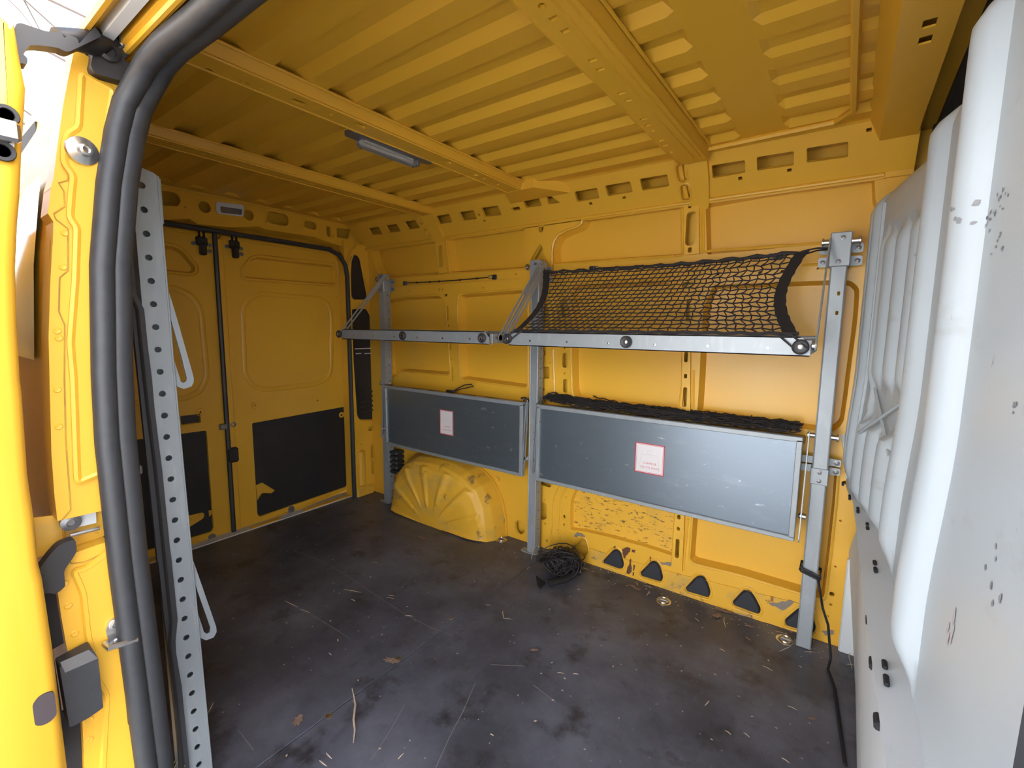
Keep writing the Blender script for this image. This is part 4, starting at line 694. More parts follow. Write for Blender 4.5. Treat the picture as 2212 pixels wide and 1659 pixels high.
# ================================================================ OUTSIDE
gr = obj('ground', MB().box((-30, -30, -.62), (30, 30, -.60)), 'ground'); struct(gr, 'pale paved ground outside the van', 'ground')

# ================================================================ SHELVING UPRIGHTS
PY0, PY1, PTOP = 1.785, 1.832, 1.392        # front face, back, top
def upright(xc, label, slots=False, foot=True):
    w2 = .0215
    r = thing('shelf_upright', (xc, 1.81, 0), label, 'post', 'perforated steel shelf uprights')
    b = MB(); fh = []
    if slots: fh = [slot((xc+.006, 1.085+k*.06+.06), .008, .013) for k in (0, 1)]
    fh += [ell((xc+.004, z), .003, None, 8) for z in ((.60, .565) if not slots else ())]
    b.plate(rnd([(xc-w2, .004), (xc+w2, .004), (xc+w2, PTOP-.01), (xc-w2, PTOP-.01)], .002, 1), [(h, .003, 0) for h in fh], lambda u, v, d: (u, PY0+d, v), .003)
    hs_ = [ell(((PY0+PY1)/2+.004, .03+.0459*k), .0048, None, 8) for k in range(29)]
    b.plate([(PY0, .004), (PY1, .004), (PY1, PTOP-.01), (PY0, PTOP-.01)], [(h, .003, 0) for h in hs_], lambda u, v, d: (xc+w2-d, u, v), .003)
    b.plate([(PY0, .004), (PY1, .004), (PY1, PTOP-.01), (PY0, PTOP-.01)], [], lambda u, v, d: (xc-w2+d, u, v), .003)
    b.tube([(xc+w2-.002, PY0+.002, .004), (xc+w2-.002, PY0+.002, PTOP-.01)], .003, 6); b.tube([(xc-w2+.002, PY0+.002, .004), (xc-w2+.002, PY0+.002, PTOP-.01)], .003, 6)
    obj('post', b, 'galv', r, True)
    # top sleeve bracket with bolts and wall wings
    k = obj('top_bracket', MB().bbox((xc-.028, PY0-.005, PTOP-.105), (xc+.028, PY1, PTOP), .003), 'galv', r)
    for dz, dx in ((-.018, .004), (-.090, -.002)): obj('bolt', MB().lathe((xc+dx, PY0-.005, PTOP+dz), (0, -1, 0), [(.0075, 0), (.0072, .003), (.004, .0035), (.003, .0012)], 12), 'darksteel', k, True)
    for zc in (PTOP-.045, PTOP-.085):
        w_ = obj('wall_wing', MB().plate(rnd([(xc-.058, zc-.014), (xc+.058, zc-.014), (xc+.058, zc+.016), (xc-.058, zc+.016)], .008), [], lambda u, v, d: (u, PY1+d, v), .004), 'galv', r)
        for s_ in (-1, 1): obj('bolt', MB().lathe((xc+s_*.045, PY1, zc), (0, -1, 0), [(.008, 0), (.008, .004), (.004, .005), (.003, .002)], 12), 'darksteel', w_, True)
    for s_ in (-1, 1): obj('pivot_spool', MB().lathe((xc+s_*.026, 1.792, PTOP-.028), (s_, 0, 0), [(.010, 0), (.010, .018), (.014, .019), (.014, .023), (.006, .025)], 14), 'steel', k, True)
    m_ = obj('middle_sleeve', MB().bbox((xc-.025, PY0-.003, .585), (xc+.025, PY1, .640), .002), 'galv', r) if slots else None
    if m_:
        for z in (.627, .598): obj('bolt', MB().lathe((xc, PY0-.003, z), (0, -1, 0), [(.0072, 0), (.007, .003), (.004, .0035), (.003, .0012)], 12), 'darksteel', m_, True)
        for z in (.655, .625):
            w_ = obj('wall_wing', MB().plate(rnd([(xc-.055, z-.012), (xc+.055, z-.012), (xc+.055, z+.012), (xc-.055, z+.012)], .005), [], lambda u, v, d: (u, PY1+d, v), .004), 'galv', r)
            obj('bolt', MB().lathe((xc+.043, PY1, z), (0, -1, 0), [(.009, 0), (.009, .003), (.004, .004), (.003, .002)], 12), 'darksteel', w_, True)
    for s_ in (-1, 1): obj('pivot_spool', MB().lathe((xc+s_*.021, 1.80, .745), (s_, 0, 0), [(.009, 0), (.009, .016), (.013, .017), (.013, .021), (.005, .023)], 14), 'steel', r, True)
    if foot:
        f = obj('foot_plate', MB().plate(rnd([(xc-.058, 1.775), (xc+.03, 1.775), (xc+.03, 1.815), (xc-.058, 1.815)], .014), [ell((xc-.038, 1.795), .005)], lambda u, v, d: (u, v, .004-d), .004), 'galv', r)
    return r
upright(-2.243, 'leftmost galvanised shelf upright on the far wall beside the rear doors')
upright(-1.166, 'middle galvanised shelf upright on the far wall between the two pairs of shelves')
upright(-.040, 'rightmost galvanised shelf upright on the far wall next to the white bulkhead', slots=True, foot=False)

# ---- slotted folding arms: plate with a long slot between two points lying in a plane of constant X
def arm_plate(xa, a, bpt, wid, th=.003, slot_from=.45, slot_to=.97):
    A, B = Vector(a), Vector(bpt); d = (B-A).normalized(); n = Vector((-d.y, d.x)); L = (B-A).length
    P = lambda s_, o_: tuple(A+d*s_+n*o_)
    ou = []
    for k in range(9): t_ = math.pi*k/8; ou.append(P(L+wid*math.sin(t_), wid*math.cos(t_)))
    for k in range(9): t_ = math.pi*k/8; ou.append(P(-wid*math.sin(t_), -wid*math.cos(t_)))
    iw = wid*.42; s0, s1 = L*slot_from, L*slot_to; sl = []
    for k in range(7): t_ = math.pi*k/6; sl.append(P(s1+iw*math.sin(t_), iw*math.cos(t_)))
    for k in range(7): t_ = math.pi*k/6; sl.append(P(s0-iw*math.sin(t_), -iw*math.cos(t_)))
    return MB().plate(ou, [sl], lambda u, v, q: (xa+q, u, v), th)
# ================================================================ UPPER SHELVES (folded out flat)
SF, SB, SZ0, SZ1 = 1.46, 1.775, 1.020, 1.072
def upper_shelf(x0, x1, label, wheels, arms, bright):
    r = thing('folding_shelf', ((x0+x1)/2, 1.62, SZ0), label, 'shelf', 'upper shelves folded out level')
    g = .022
    L = rnd([(x0, SZ0), (x1, SZ0), (x1, SZ0+.028), (x1-g, SZ1), (x0+g*.3, SZ1), (x0, SZ1-.006)], .003, 2)
    fb = obj('front_beam', MB().plate(L, [], lambda u, v, d: (u, SF+d, v), .003).box((x0, SF, SZ0), (x1, SF+.022, SZ0+.003)).box((x0, SF, SZ1-.003), (x1-g, SF+.022, SZ1)), 'galv', r)
    for x in wheels:
        wv = obj('bumper_wheel', MB().lathe((x, SF, SZ0+.026), (0, -1, 0), [(.018, 0), (.020, .004), (.020, .010), (.016, .014), (.010, .012)], 20), 'rubber', fb, True)
        obj('wheel_bolt', MB().lathe((x, SF-.011, SZ0+.026), (0, -1, 0), [(.008, 0), (.007, .003), (.003, .0045)], 12), 'steel', wv, True)
    nr = 6
    for k in range(nr):
        x = x0+.10+(x1-x0-.2)*k/(nr-1); obj('rivet', MB().lathe((x, SF, SZ0+.020), (0, -1, 0), [(.0045, 0), (.004, .0015), (.001, .002)], 10), 'steel', fb, True)
    obj('deck', MB().bbox((x0+.004, SF+.022, SZ1-.020), (x1-.004, SB, SZ1-.010), .002), 'sheet', r)
    obj('back_rail', MB().bbox((x0, SB-.02, SZ0+.01), (x1, SB, SZ1), .003), 'galv', r)
    for x in (x0, x1): obj('side_rail', MB().bbox((x-.002 if x == x0 else x-.012, SF+.02, SZ0+.004), (x+.012 if x == x0 else x+.002, SB-.02, SZ1-.008), .002), 'galv', r)
    for xa, flip in arms:
        a_ = obj('support_arm', arm_plate(xa, (1.772, 1.362), (1.488, 1.048), .013, .004, .42, .96), 'galv', r)
        obj('arm_bolt', MB().lathe((xa, 1.488, 1.048), (flip, 0, 0), [(.012, -.004), (.012, .006), (.006, .012), (.005, .02)], 14), 'steel', a_, True)
    return r
upper_shelf(-2.165, -1.172, 'left upper folding shelf, galvanised beam with black bumper wheels, above the wheel arch', ((-2.1820,1.0490)[0], (-1.6830,1.0410)[0], (-1.2030,1.0360)[0]), ((-2.212, 1), (-1.137, -1)), False)
upper_shelf(-1.072, -.078, 'right upper folding shelf, bright galvanised beam below the hanging cargo net', ((-1.0740,1.0380)[0], (-0.5890,1.0360)[0], (-0.1000,1.0340)[0]), ((-1.106, 1), (-.070, -1)), True)
# ================================================================ LOWER SHELVES (folded down)
FY, FZ0, FZ1 = 1.757, .384, .742
def text_mesh(s, size, mat, parent, name, M):
    cu = bpy.data.curves.new('tmp', 'FONT'); cu.body = s; cu.size = size; cu.align_x = 'CENTER'; cu.space_character = 1.12
    o = bpy.data.objects.new('tmp', cu); COL.objects.link(o); bpy.context.view_layer.update()
    me = o.to_mesh(); b = MB(); b.add([M(v.co.x, v.co.y) for v in me.vertices], [tuple(p.vertices) for p in me.polygons]); o.to_mesh_clear(); bpy.data.objects.remove(o); bpy.data.curves.remove(cu)
    return obj(name, b, mat, parent)
def lower_shelf(x0, x1, label, st, sw, sh_, armx, armlab=None):
    r = thing('folded_shelf', ((x0+x1)/2, FY, FZ0), label, 'shelf', 'lower shelves folded down against the wall')
    e = .018
    obj('deck', MB().bbox((x0+.004, FY+.006, FZ0+.006), (x1-.004, FY+.012, FZ1-.004), .001), 'sheet', r)
    obj('rim', MB().bbox((x0, FY-.004, FZ0), (x1, FY+.020, FZ0+e*.9), .002), 'galv', r)
    obj('rim', MB().bbox((x0, FY-.004, FZ1-e), (x1, FY+.020, FZ1), .002), 'galv', r)
    obj('rim', MB().bbox((x0, FY-.004, FZ0+.01), (x0+e, FY+.020, FZ1-.01), .002), 'galv', r)
    obj('rim', MB().bbox((x1-e, FY-.004, FZ0+.01), (x1, FY+.020, FZ1-.01), .002), 'galv', r)
    for z in (FZ0+.07, FZ1-.08): obj('rim_stud', MB().lathe((x0+e, FY+.003, z), (1, 0, 0), [(.004, 0), (.004, .006), (.002, .008)], 8), 'darksteel', r, True); 
    # sticker with red border and writing
    yS = FY+.0055
    s_ = obj('load_sticker', MB().box((st[0]-sw/2, yS-.0006, st[1]-sh_/2), (st[0]+sw/2, yS, st[1]+sh_/2)), 'stick', r, label='white sticker with red border reading CHARGE 100 KG MAXI')
    b = MB()
    for i, o_ in ((0, .0035), (.0055, .0012)):
        a0, a1, c0, c1 = st[0]-sw/2+i, st[0]+sw/2-i, st[1]-sh_/2+i, st[1]+sh_/2-i; y = yS-.0009
        for (xa, xb, za, zb) in ((a0, a1, c0, c0+o_), (a0, a1, c1-o_, c1), (a0, a0+o_, c0, c1), (a1-o_, a1, c0, c1)): b.box((xa, y, za), (xb, y+.0002, zb))
    obj('sticker_border', b, 'red', s_)
    k = sw/.13
    text_mesh('CHARGE', .0135*k, 'red', s_, 'sticker_text', lambda u, v: (st[0]+.003*k+u, yS-.001, st[1]-.024*k*sh_/sw+v))
    text_mesh('100 KG MAXI', .0125*k, 'red', s_, 'sticker_text', lambda u, v: (st[0]+.002*k+u*1.05, yS-.001, st[1]-.042*k*sh_/sw+v))
    b = MB(); cx, cz = st[0], st[1]
    wl = [(cx-.046*k, cz-.050*k), (cx+.046*k, cz-.050*k), (cx+.036*k, cz+.018*k), (cx-.036*k, cz+.018*k)]
    b.tube([(p[0], yS-.0004, p[1]) for p in wl], .0006, 4, closed=True); b.tube([(p[0], yS-.0004, p[1]) for p in ell((cx, cz+.030*k), .010*k)], .0006, 4, closed=True); obj('weight_icon', b, 'faint', s_)
    for xa, ya, za, yb, zb, fl_ in armx:
        a_ = obj('support_arm', arm_plate(xa, (ya, za), (yb, zb), .012, .003, .30, .96), 'galv', r); obj('arm_bolt', MB().lathe((xa, FY+.01, FZ0+.09), (fl_, 0, 0), [(.010, -.012), (.010, .004), (.005, .010)], 12), 'steel', a_, True)
    return r
s2 = (-0.5980,0.5780); s1 = (-1.7020,0.5810)
lower_shelf(-2.202, -1.204, 'left folded down metal shelf panel with a tall sticker, above the wheel arch', s1, .098, .135, ((-2.222, 1.776, .735, 1.752, .432, 1), (-1.195, 1.776, .735, 1.752, .44, -1)))
lower_shelf(-1.128, -.092, 'right folded down metal shelf panel with a square sticker, below the black net', s2, .118, .122, ((-1.136, 1.772, .735, 1.746, .43, 1), (-.078, 1.765, .755, 1.700, .42, -1)))

# ================================================================ NEAR UPRIGHT
npM = lambda u, v, d: (-1.14-d, u, v)
nu = thing('shelf_upright', (-1.16, .34, 0), 'perforated steel upright nearest the camera at the left beside the door seal', 'post', 'perforated steel shelf uprights')
yL, yR = .3215, .3660; ztop = 1.392
hs_ = [ell((.3375+.0165*(1.358-z)/1.28, z), .0062, None, 12) for z in [1.358-.04575*k for k in range(30)]]
ed = [(yL, ztop), (yL+.003, ztop+.003), (yR-.008, ztop-.005), (yR, ztop-.010), (yR+.001, 1.0), (.3775, .20), (.380, .0), (.322, .0)]
b = MB(); b.plate(ed, [(h, .003, 0) for h in hs_], npM, .003); b.add([npM(p[0], p[1], 0) for p in ed[3:7]]+[npM(p[0]+.001, p[1], .045) for p in ed[3:7]], [(i, i+1, 5+i, 4+i) for i in range(3)]); b.tube([npM(p[0]-.001, p[1], .001) for p in ed[3:7]], .0025, 6); b.plate(ed, [], lambda u, v, d: npM(u, v, d+.042), .003); b.add([npM(p[0], p[1], 0) for p in (ed[0], ed[-1])]+[npM(p[0], p[1], .045) for p in (ed[-1], ed[0])], [(0, 1, 2, 3)]); obj('post', b, 'galv', nu, True)
obj('top_bracket', MB().bbox((-1.19, yR-.003, 1.29), (-1.142, yR+.005, ztop-.012), .002), 'galv', nu)
uo = [(0.3570,1.2360),(0.3660,1.1860),(0.3810,1.1130),(0.4020,0.9960),(0.4060,0.9730),(0.4050,0.9640),(0.4000,0.9550),(0.3860,0.9510),(0.3740,0.9570),(0.3680,0.9700),(0.3640,0.9910),(0.3610,1.0830),(0.3570,1.1690),(0.3550,1.2170)]
us = [(0.3580,1.1610),(0.3620,1.1560),(0.3880,1.0090),(0.3870,1.0120),(0.3930,0.9740),(0.3910,0.9670),(0.3860,0.9640),(0.3810,0.9670),(0.3800,0.9750),(0.3720,1.0130),(0.3600,1.1100)]
b = MB(); b.plate(uo, [us], lambda u, v, d: npM(u, v, d+.012), .004); obj('support_arm', b, 'galv', nu, label='slotted folding arm of the near upright')
lo_ = [(0.3660,0.5830),(0.3750,0.5780),(0.4140,0.3810),(0.4140,0.3690),(0.4070,0.3590),(0.3910,0.3610),(0.3780,0.3760),(0.3700,0.4170),(0.3650,0.4960),(0.3650,0.5600)]
ls_ = [(0.3680,0.5470),(0.3720,0.5370),(0.4020,0.3870),(0.4000,0.3760),(0.3940,0.3750),(0.3880,0.3840),(0.3680,0.5010)]
b = MB(); b.plate(lo_, [ls_], lambda u, v, d: npM(u, v, d+.012), .004); obj('support_arm', b, 'galv', nu, label='slotted folding arm of the near upright')
c = (0.3600,1.0170); obj('arm_bolt', MB().lathe(npM(c[0]-.004, c[1], .006), (1, 0, 0), [(.013, 0), (.013, .004), (.006, .005), (.005, .003)], 16), 'steel', nu, True)
obj('arm_guard', MB().plate([(0.3590,1.0330),(0.3690,1.0320),(0.3760,0.9930),(0.3710,0.9930),(0.3620,0.9280),(0.3580,0.9280)], [], lambda u, v, d: npM(u, v, d+.018), .003), 'galv', nu)
# black edging strip in front of the near upright
es = [(0.3010,1.2770),(0.3100,1.2870),(0.3100,1.2480),(0.3110,1.1700),(0.3110,1.1470),(0.3210,1.1180),(0.3220,1.0390),(0.3240,0.9780),(0.3240,0.9240),(0.3260,0.8500),(0.3280,0.7880),(0.3300,0.6190),(0.3310,0.5980),(0.3330,0.4550),(0.3260,0.4080),(0.3250,0.3810),(0.3300,0.2980),(0.3320,0.0760),(0.3140,0.0910),(0.3150,0.1840),(0.3120,0.3950),(0.3100,0.4620),(0.3080,0.6070),(0.3070,0.5870),(0.3040,0.8300),(0.3020,0.9980),(0.3010,1.1080),(0.3000,1.1640)]
et = thing('edge_trim', (-1.13, .31, .8), 'dark padded edge strip running down beside the near perforated upright', 'trim')
b = MB(); b.plate(es, [], lambda u, v, d: (-1.128-d, u, v), .010); obj('strip', b, 'rubber', et)
b = MB(); b.tube([(-1.126, p[0]-.014, p[1]) for p in ([(0.3130,1.2480),(0.3140,1.1480),(0.3230,1.1180),(0.3250,0.9770),(0.3260,0.9240),(0.3300,0.7870),(0.3320,0.6190),(0.3340,0.4550),(0.3280,0.4070),(0.3310,0.2980),(0.3320,0.0760)])], .003, 5); obj('stitched_seam', b, 'band', et, True)
# near side folded shelf behind the upright, mostly in the dark
ns = thing('folded_shelf', (-1.7, .30, .5), 'dark folded shelf on the near side glimpsed between door seal and near upright', 'shelf')
obj('deck', MB().bbox((-2.2, .300, .42), (-1.20, .308, .78), .002), 'sheet', ns)
obj('rim', MB().bbox((-2.2, .290, .77), (-1.20, .315, .79), .003), 'galv', ns); obj('rim', MB().bbox((-2.2, .290, .41), (-1.20, .315, .43), .003), 'galv', ns)
nb = thing('folded_shelf', (-1.7, .30, 1.0), 'dark upper folded shelf on the near side behind the door seal', 'shelf')
obj('deck', MB().bbox((-2.2, .270, .86), (-1.26, .278, 1.30), .002), 'board', nb)
for z in ((0.3000,1.1640)[1], (0.2940,1.0880)[1]): obj('light_slit_strip', MB().bbox((-1.262, .262, z-.002), (-1.255, .305, z+.001), .0005), 'galv', nb)  # solid pale strips standing in for slits of light

# ================================================================ CARGO NET hanging above the right shelf
def net_pt(u, v):
    """u 0..1 left to right, v 0..1 top to bottom"""
    def corner(p, y): return Vector((p[0], y, p[1]))
    TL, TR = Vector((-1.090, 1.735, 1.330)), Vector((-.118, 1.735, 1.335))
    BL, BR = Vector((-1.055, 1.475, 1.078)), Vector((-.108, 1.475, 1.080))
    p = (TL*(1-u)+TR*u)*(1-v)+(BL*(1-u)+BR*u)*v
    s = math.sin(math.pi*v)
    p.x += s*(.030*(1-u)**2-.045*u**2); p.y += .030*s*(1-.3*abs(2*u-1)); p.z -= .012*s
    if v < .5: p.z -= .010*math.sin(math.pi*u)*(1-2*v)
    return p
NETL, NETR = .035, .965
cn = thing('cargo_net', (-.6, 1.6, 1.08), 'black mesh cargo net stretched above the right upper shelf', 'net')
b = MB(); NR, NC = 17, 36
def knot(i, r):
    t_ = max(0, min(1, i/NC)); w_ = max(0, min(1, (t_-.40)/.45)); w_ = w_*w_*(3-2*w_)
    c = i+(1-w_)*(.42*(NR/2-r))+w_*(.22 if r % 2 else -.22)+.10*math.sin(i*1.7+r*2.3)
    v = (r+.08*math.sin(i*2.1+r)+w_*.14*(1 if (i+r) % 2 else -1))/NR
    return c/NC, max(0, min(1, v))
def net_at(c, v): return net_pt(NETL+(NETR-NETL)*max(0, min(1, c)), v)
for r_ in range(NR+1):
    row = [knot(i, r_) for i in range(-8, NC+9)]; row = [k for k in row if -.01 < k[0] < 1.01]
    b.tube([net_at(0, row[0][1])]+[net_at(*k) for k in row]+[net_at(1, row[-1][1])], .0021, 4)
for r_ in range(NR):
    for i in range(-8, NC+9):
        k0, k1 = knot(i, r_), knot(i, r_+1)
        if not (0 <= k0[0] <= 1 and 0 <= k1[0] <= 1): continue
        b.tube([net_at(*k0), net_at((k0[0]+k1[0])/2+.002, (k0[1]+k1[1])/2)+Vector((0, -.001, -.001)), net_at(*k1)], .0021, 4, cap=False)
obj('mesh', b, 'cord', cn, True, kind='stuff')
def bandm(us, wid, n=24):
    b = MB(); vs = []
    for k in range(n+1):
        v = k/n; p = net_pt(us, v); q = net_pt(us+wid, v); j = .0015*math.sin(k*2.4)
        for pt, o_ in ((p, -.004), (q, -.004), (q, .003), (p, .003)): vs.append((pt.x+j, pt.y+o_, pt.z+o_*.3))
    b.add(vs, [(k*4+i, k*4+(i+1) % 4, k*4+4+(i+1) % 4, k*4+4+i) for k in range(n) for i in range(4)]+[(0, 1, 2, 3), (n*4+3, n*4+2, n*4+1, n*4)])
    return b
obj('edge_band', bandm(.0, .030), 'band', cn, label='wide black webbing at the left end of the net'); obj('edge_band', bandm(.962, .036), 'band', cn, label='wide black webbing at the right end of the net')
b = MB(); b.tube([net_pt(i/40, 0)+Vector((0, 0, .004*math.sin(i*1.9))) for i in range(41)], .005, 6); b.tube([net_pt(i/40, 0)+Vector((0, .004, -.006+.003*math.sin(i*2.7))) for i in range(41)], .003, 5); obj('top_cord', b, 'cord', cn, True)
b = MB(); b.tube([net_pt(i/40, 1)+Vector((0, 0, .002*math.sin(i*1.9))) for i in range(41)], .006, 6); obj('bottom_cord', b, 'cord', cn, True)
TLp, TRp, BLp, BRp = net_pt(0, 0), net_pt(1, 0), net_pt(.02, 1), net_pt(.985, 1)
b = MB()
for o_ in (0, .012): b.tube([TRp+Vector((-.02, 0, -o_)), TRp+Vector((.02, .01, .008-o_*.6)), (-.072, 1.782, 1.345-o_*.3)], .0028, 6)
obj('tie_cord', b, 'cord', cn, True)
b = MB()
for o_ in (0, .010): b.tube([TLp+Vector((.01, 0, -o_)), (-1.112, 1.772, 1.352-o_*.3)], .0028, 6)
obj('tie_cord', b, 'cord', cn, True)
def loop_to(p, wx, wz):
    b = MB()
    for s_ in (-.016, .019): b.tube([p+Vector((s_*.9, 0, .0)), (wx+s_*.95, 1.447, wz-.004)], .0028, 6)
    b.tube([(wx+.0185*math.cos(a), 1.447, wz+.0185*math.sin(a)) for a in [math.pi*(1+k/10) for k in range(11)]], .0028, 6); return b
wr_ = (-0.1000,1.0340)[0]; obj('wheel_loop', loop_to(BRp+Vector((-.022, -.02, 0)), wr_, SZ0+.026), 'cord', cn, True)
wl_ = (-1.0740,1.0380)[0]; obj('wheel_loop', loop_to(BLp+Vector((.012, -.02, 0)), wl_, SZ0+.026), 'cord', cn, True)
# ---- bungee along the top of the net and the one on the left wall
def hook(b, c, d, s_=1):
    c = Vector(c); d = Vector(d).normalized(); u = Vector((0, 0, 1))
    pts = [c, c+d*.010+u*.009*s_, c+d*.022+u*.010*s_, c+d*.028+u*.004*s_, c+d*.024-u*.006*s_, c+d*.010-u*.007*s_, c]
    b.tube(pts, .0018, 6, cap=False); return b
def bungee(name, A, B, label, group, sag=.004):
    A, B = Vector(A), Vector(B); d = (B-A).normalized(); r = thing(name, (A+B)/2, label, 'elastic cord', group)
    N = 16; obj('cord', MB().tube([A.lerp(B, k/N)+Vector((0, 0, -sag*math.sin(math.pi*k/N))) for k in range(N+1)], .0030, 6), 'cord', r, True)
    for t_ in (.12, .30, .42, .68, .88): obj('bead', MB().lathe(tuple(A.lerp(B, t_)+Vector((0, 0, -sag*math.sin(math.pi*t_)))), tuple(d), [(.004, -.005), (.0055, -.003), (.0055, .003), (.004, .005)], 10), 'black', r, True)
    for p, dd in ((A, -d), (B, d)):
        obj('hook', hook(MB(), p, dd), 'darksteel', r, True)
        e = p+dd*.038; obj('hook_anchor', MB().bbox((min(e.x-dd.x*.018, e.x+dd.x*.014), e.y+.002, e.z-.012), (max(e.x-dd.x*.018, e.x+dd.x*.014), e.y+.012, e.z+.012), .005), 'black', r)
    return r
p, q = (-2.0900,1.3400), (-1.4970,1.3390)
bungee('bungee_cord', (p[0], WY-.014, p[1]), (q[0], WY-.014, q[1]), 'thin black elastic cord hooked along the wall above the left upper shelf', 'elastic cords hooked to the waist rail')
p, q = (-0.8840,1.3410), (-0.2530,1.3400)
bungee('bungee_cord', (p[0], WY-.016, p[1]+.004), (q[0], WY-.016, q[1]+.002), 'black elastic cord hooked along the top edge of the hanging net', 'elastic cords hooked to the waist rail')
# ---- loose cord loop on the left ledge
p = (-1.6920,0.7500); q = (-1.5360,0.7940)
lc = thing('cord_loop', (p[0], 1.80, .745), 'black elastic cord loop standing up behind the left folded shelf', 'elastic cord')
obj('loop', MB().tube([(p[0]-.03, 1.80, .748), (p[0], 1.81, .748), (p[0]+.035, 1.812, .768), (p[0]+.075, 1.815, .786), (p[0]+.115, 1.818, .792), (p[0]+.128, 1.82, .782), (p[0]+.10, 1.815, .774), (p[0]+.05, 1.812, .762), (p[0]+.01, 1.80, .748)], .0032, 6), 'cord', lc, True)
obj('loop_clip', MB().bbox((p[0]-.045, 1.792, .738), (p[0]+.012, 1.812, .752), .004), 'black', lc)
for c in ((-1.2280,0.7450),): 
    kb = thing('clamp_knob', (c[0], 1.80, .735), 'small black knob on the right end of the left ledge', 'knob'); obj('knob', MB().lathe((c[0], 1.80, .742), (0, 0, 1), [(.005, 0), (.005, .008), (.016, .010), (.016, .016), (.010, .018)], 14), 'black', kb, True)
# ---- folded net lying on the right ledge
fn = thing('folded_net', (-.6, 1.83, .742), 'black net folded and lying along the top of the right lower shelf', 'net')
rs = random.Random(3); b = MB()
for k in range(46):
    y = 1.782+.115*rs.random(); z = .746+.030*rs.random()*(1-abs(y-1.85)/.12); xa = -1.118+.04*rs.random()+(.25*rs.random() if k % 4 == 0 else 0); xb = -.10-.05*rs.random()-(.3*rs.random() if k % 5 == 0 else 0)
    ph = rs.random()*6; n = 46
    b.tube([(xa+(xb-xa)*i/n, min(1.905, y+.006*math.sin(i*1.3+ph)+.012*math.sin(i*.31+ph)), z+.004*math.sin(i*1.9+ph*2)+.014*max(0, 1-i/9)) for i in range(n+1)], .0023, 4, cap=False)
for k in range(240):
    x = -1.11+1.0*rs.random(); y = 1.785+.10*rs.random(); b.tube([(x, y, .745+.02*rs.random()), (x+.03*(rs.random()-.5), y+.012, .755+.02*rs.random()), (x+.05*(rs.random()-.5), y+.022*rs.random(), .745+.02*rs.random())], .0022, 4, cap=False)
obj('mesh', b, 'cord', fn, True, kind='stuff')
b = MB(); n = 40; b.tube([(-1.118+1.0*i/n, 1.868+.004*math.sin(i), .752+.018*max(0, 1-i/8)+.002*math.sin(i*2.2)) for i in range(n+1)], .010, 6, flat=.6); obj('edge_band', b, 'band', fn, True)
b = MB(); b.tube([(-1.12, 1.80, .765), (-1.10, 1.82, .782), (-1.06, 1.83, .770), (-1.0, 1.835, .760)], [.012, .016, .013, .008], 8, flat=.6); obj('gathered_end', b, 'band', fn, True)
obj('webbing_tab', MB().bbox((-.30, 1.79, .752), (-.245, 1.815, .757), .002), simple('tan_tab', (.30, .20, .10), .8), fn)
# ---- heap of net on the floor by the middle upright
hc = (-0.9690,1.7280); hp_ = thing('net_heap', (hc[0], hc[1], 0), 'tangled heap of black net cord on the floor at the foot of the middle upright', 'net')
rs = random.Random(11); b = MB()
for k in range(120):
    pts = []; a = rs.random()*6.28; q = rs.random()*6.28; R_ = .035+.05*rs.random()+(.035*rs.random() if k % 6 == 0 else 0); tilt = rs.random()*1.4
    cx, cy, cz = (rs.random()-.5)*.07, (rs.random()-.5)*.06, .035+.02*rs.random()
    for i in range(13):
        t_ = a+i*.42; x = math.cos(t_)*R_; y = math.sin(t_)*R_*.8; z = y*math.sin(tilt)+.02*math.sin(t_*2+q); y = y*math.cos(tilt)
        pts.append((hc[0]+cx+x*math.cos(q)-y*math.sin(q)*.8, hc[1]+cy*.9+(x*math.sin(q)+y*math.cos(q))*.75, max(.004, cz+z*.75)))
    b.tube(pts, .0025, 4, cap=False)
obj('mesh', b, 'cord', hp_, True, kind='stuff')
b = MB(); vs = []
for j in range(9):
    for i in range(16):
        a = 2*math.pi*i/16; e = math.pi/2*j/8; R_ = .046*math.cos(e)*(1+.12*math.sin(a*3+j)); vs.append((hc[0]+R_*1.15*math.cos(a), hc[1]+R_*math.sin(a), .003+.046*math.sin(e)))
b.add(vs, [(j*16+i, j*16+(i+1) % 16, j*16+16+(i+1) % 16, j*16+16+i) for j in range(8) for i in range(16)]); obj('packed_core', b, 'cord', hp_, True)
e0, e1, e2, e3 = [(-0.9510,1.5940),(-0.9090,1.6440),(-0.8920,1.7190),(-0.9120,1.7440)]; b = MB(); b.tube([(e0[0], e0[1], .012), (e1[0], e1[1], .016), (e2[0], e2[1], .020)], .020, 8, flat=.45); obj('edge_band', b, 'band', hp_, True)
w0 = [(-1.0310,1.6220),(-0.9850,1.5630),(-0.9590,1.5470),(-0.9630,1.5980)]; b = MB(); b.plate(rnd(list(w0), .006), [], lambda u, v, d: (u, v, .006-d), .005); obj('webbing_flap', b, 'band', hp_)
h0, h1 = (-0.9080,1.7540), (-0.8880,1.7680); b = MB(); b.tube([(h0[0], h0[1], .012), (h0[0]+.014, h0[1]+.016, .055), (h0[0]+.026, h0[1]+.010, .048), (h0[0]+.028, h0[1], .012), (h0[0]+.012, h0[1]-.012, .006), (h0[0], h0[1], .012)], .003, 6); obj('hook', b, 'darksteel', hp_, True)
t0 = [(-1.1300,1.7350),(-1.1460,1.7760),(-1.1440,1.8090),(-1.1140,1.7470)]
obj('cord_end', MB().tube([(t0[0][0], t0[0][1], .004), (t0[1][0], t0[1][1], .03), (t0[2][0], t0[2][1], .04), (t0[2][0]+.01, t0[2][1], .03)], .0018, 5), 'straw', hp_, True, label='pale frayed cord end')

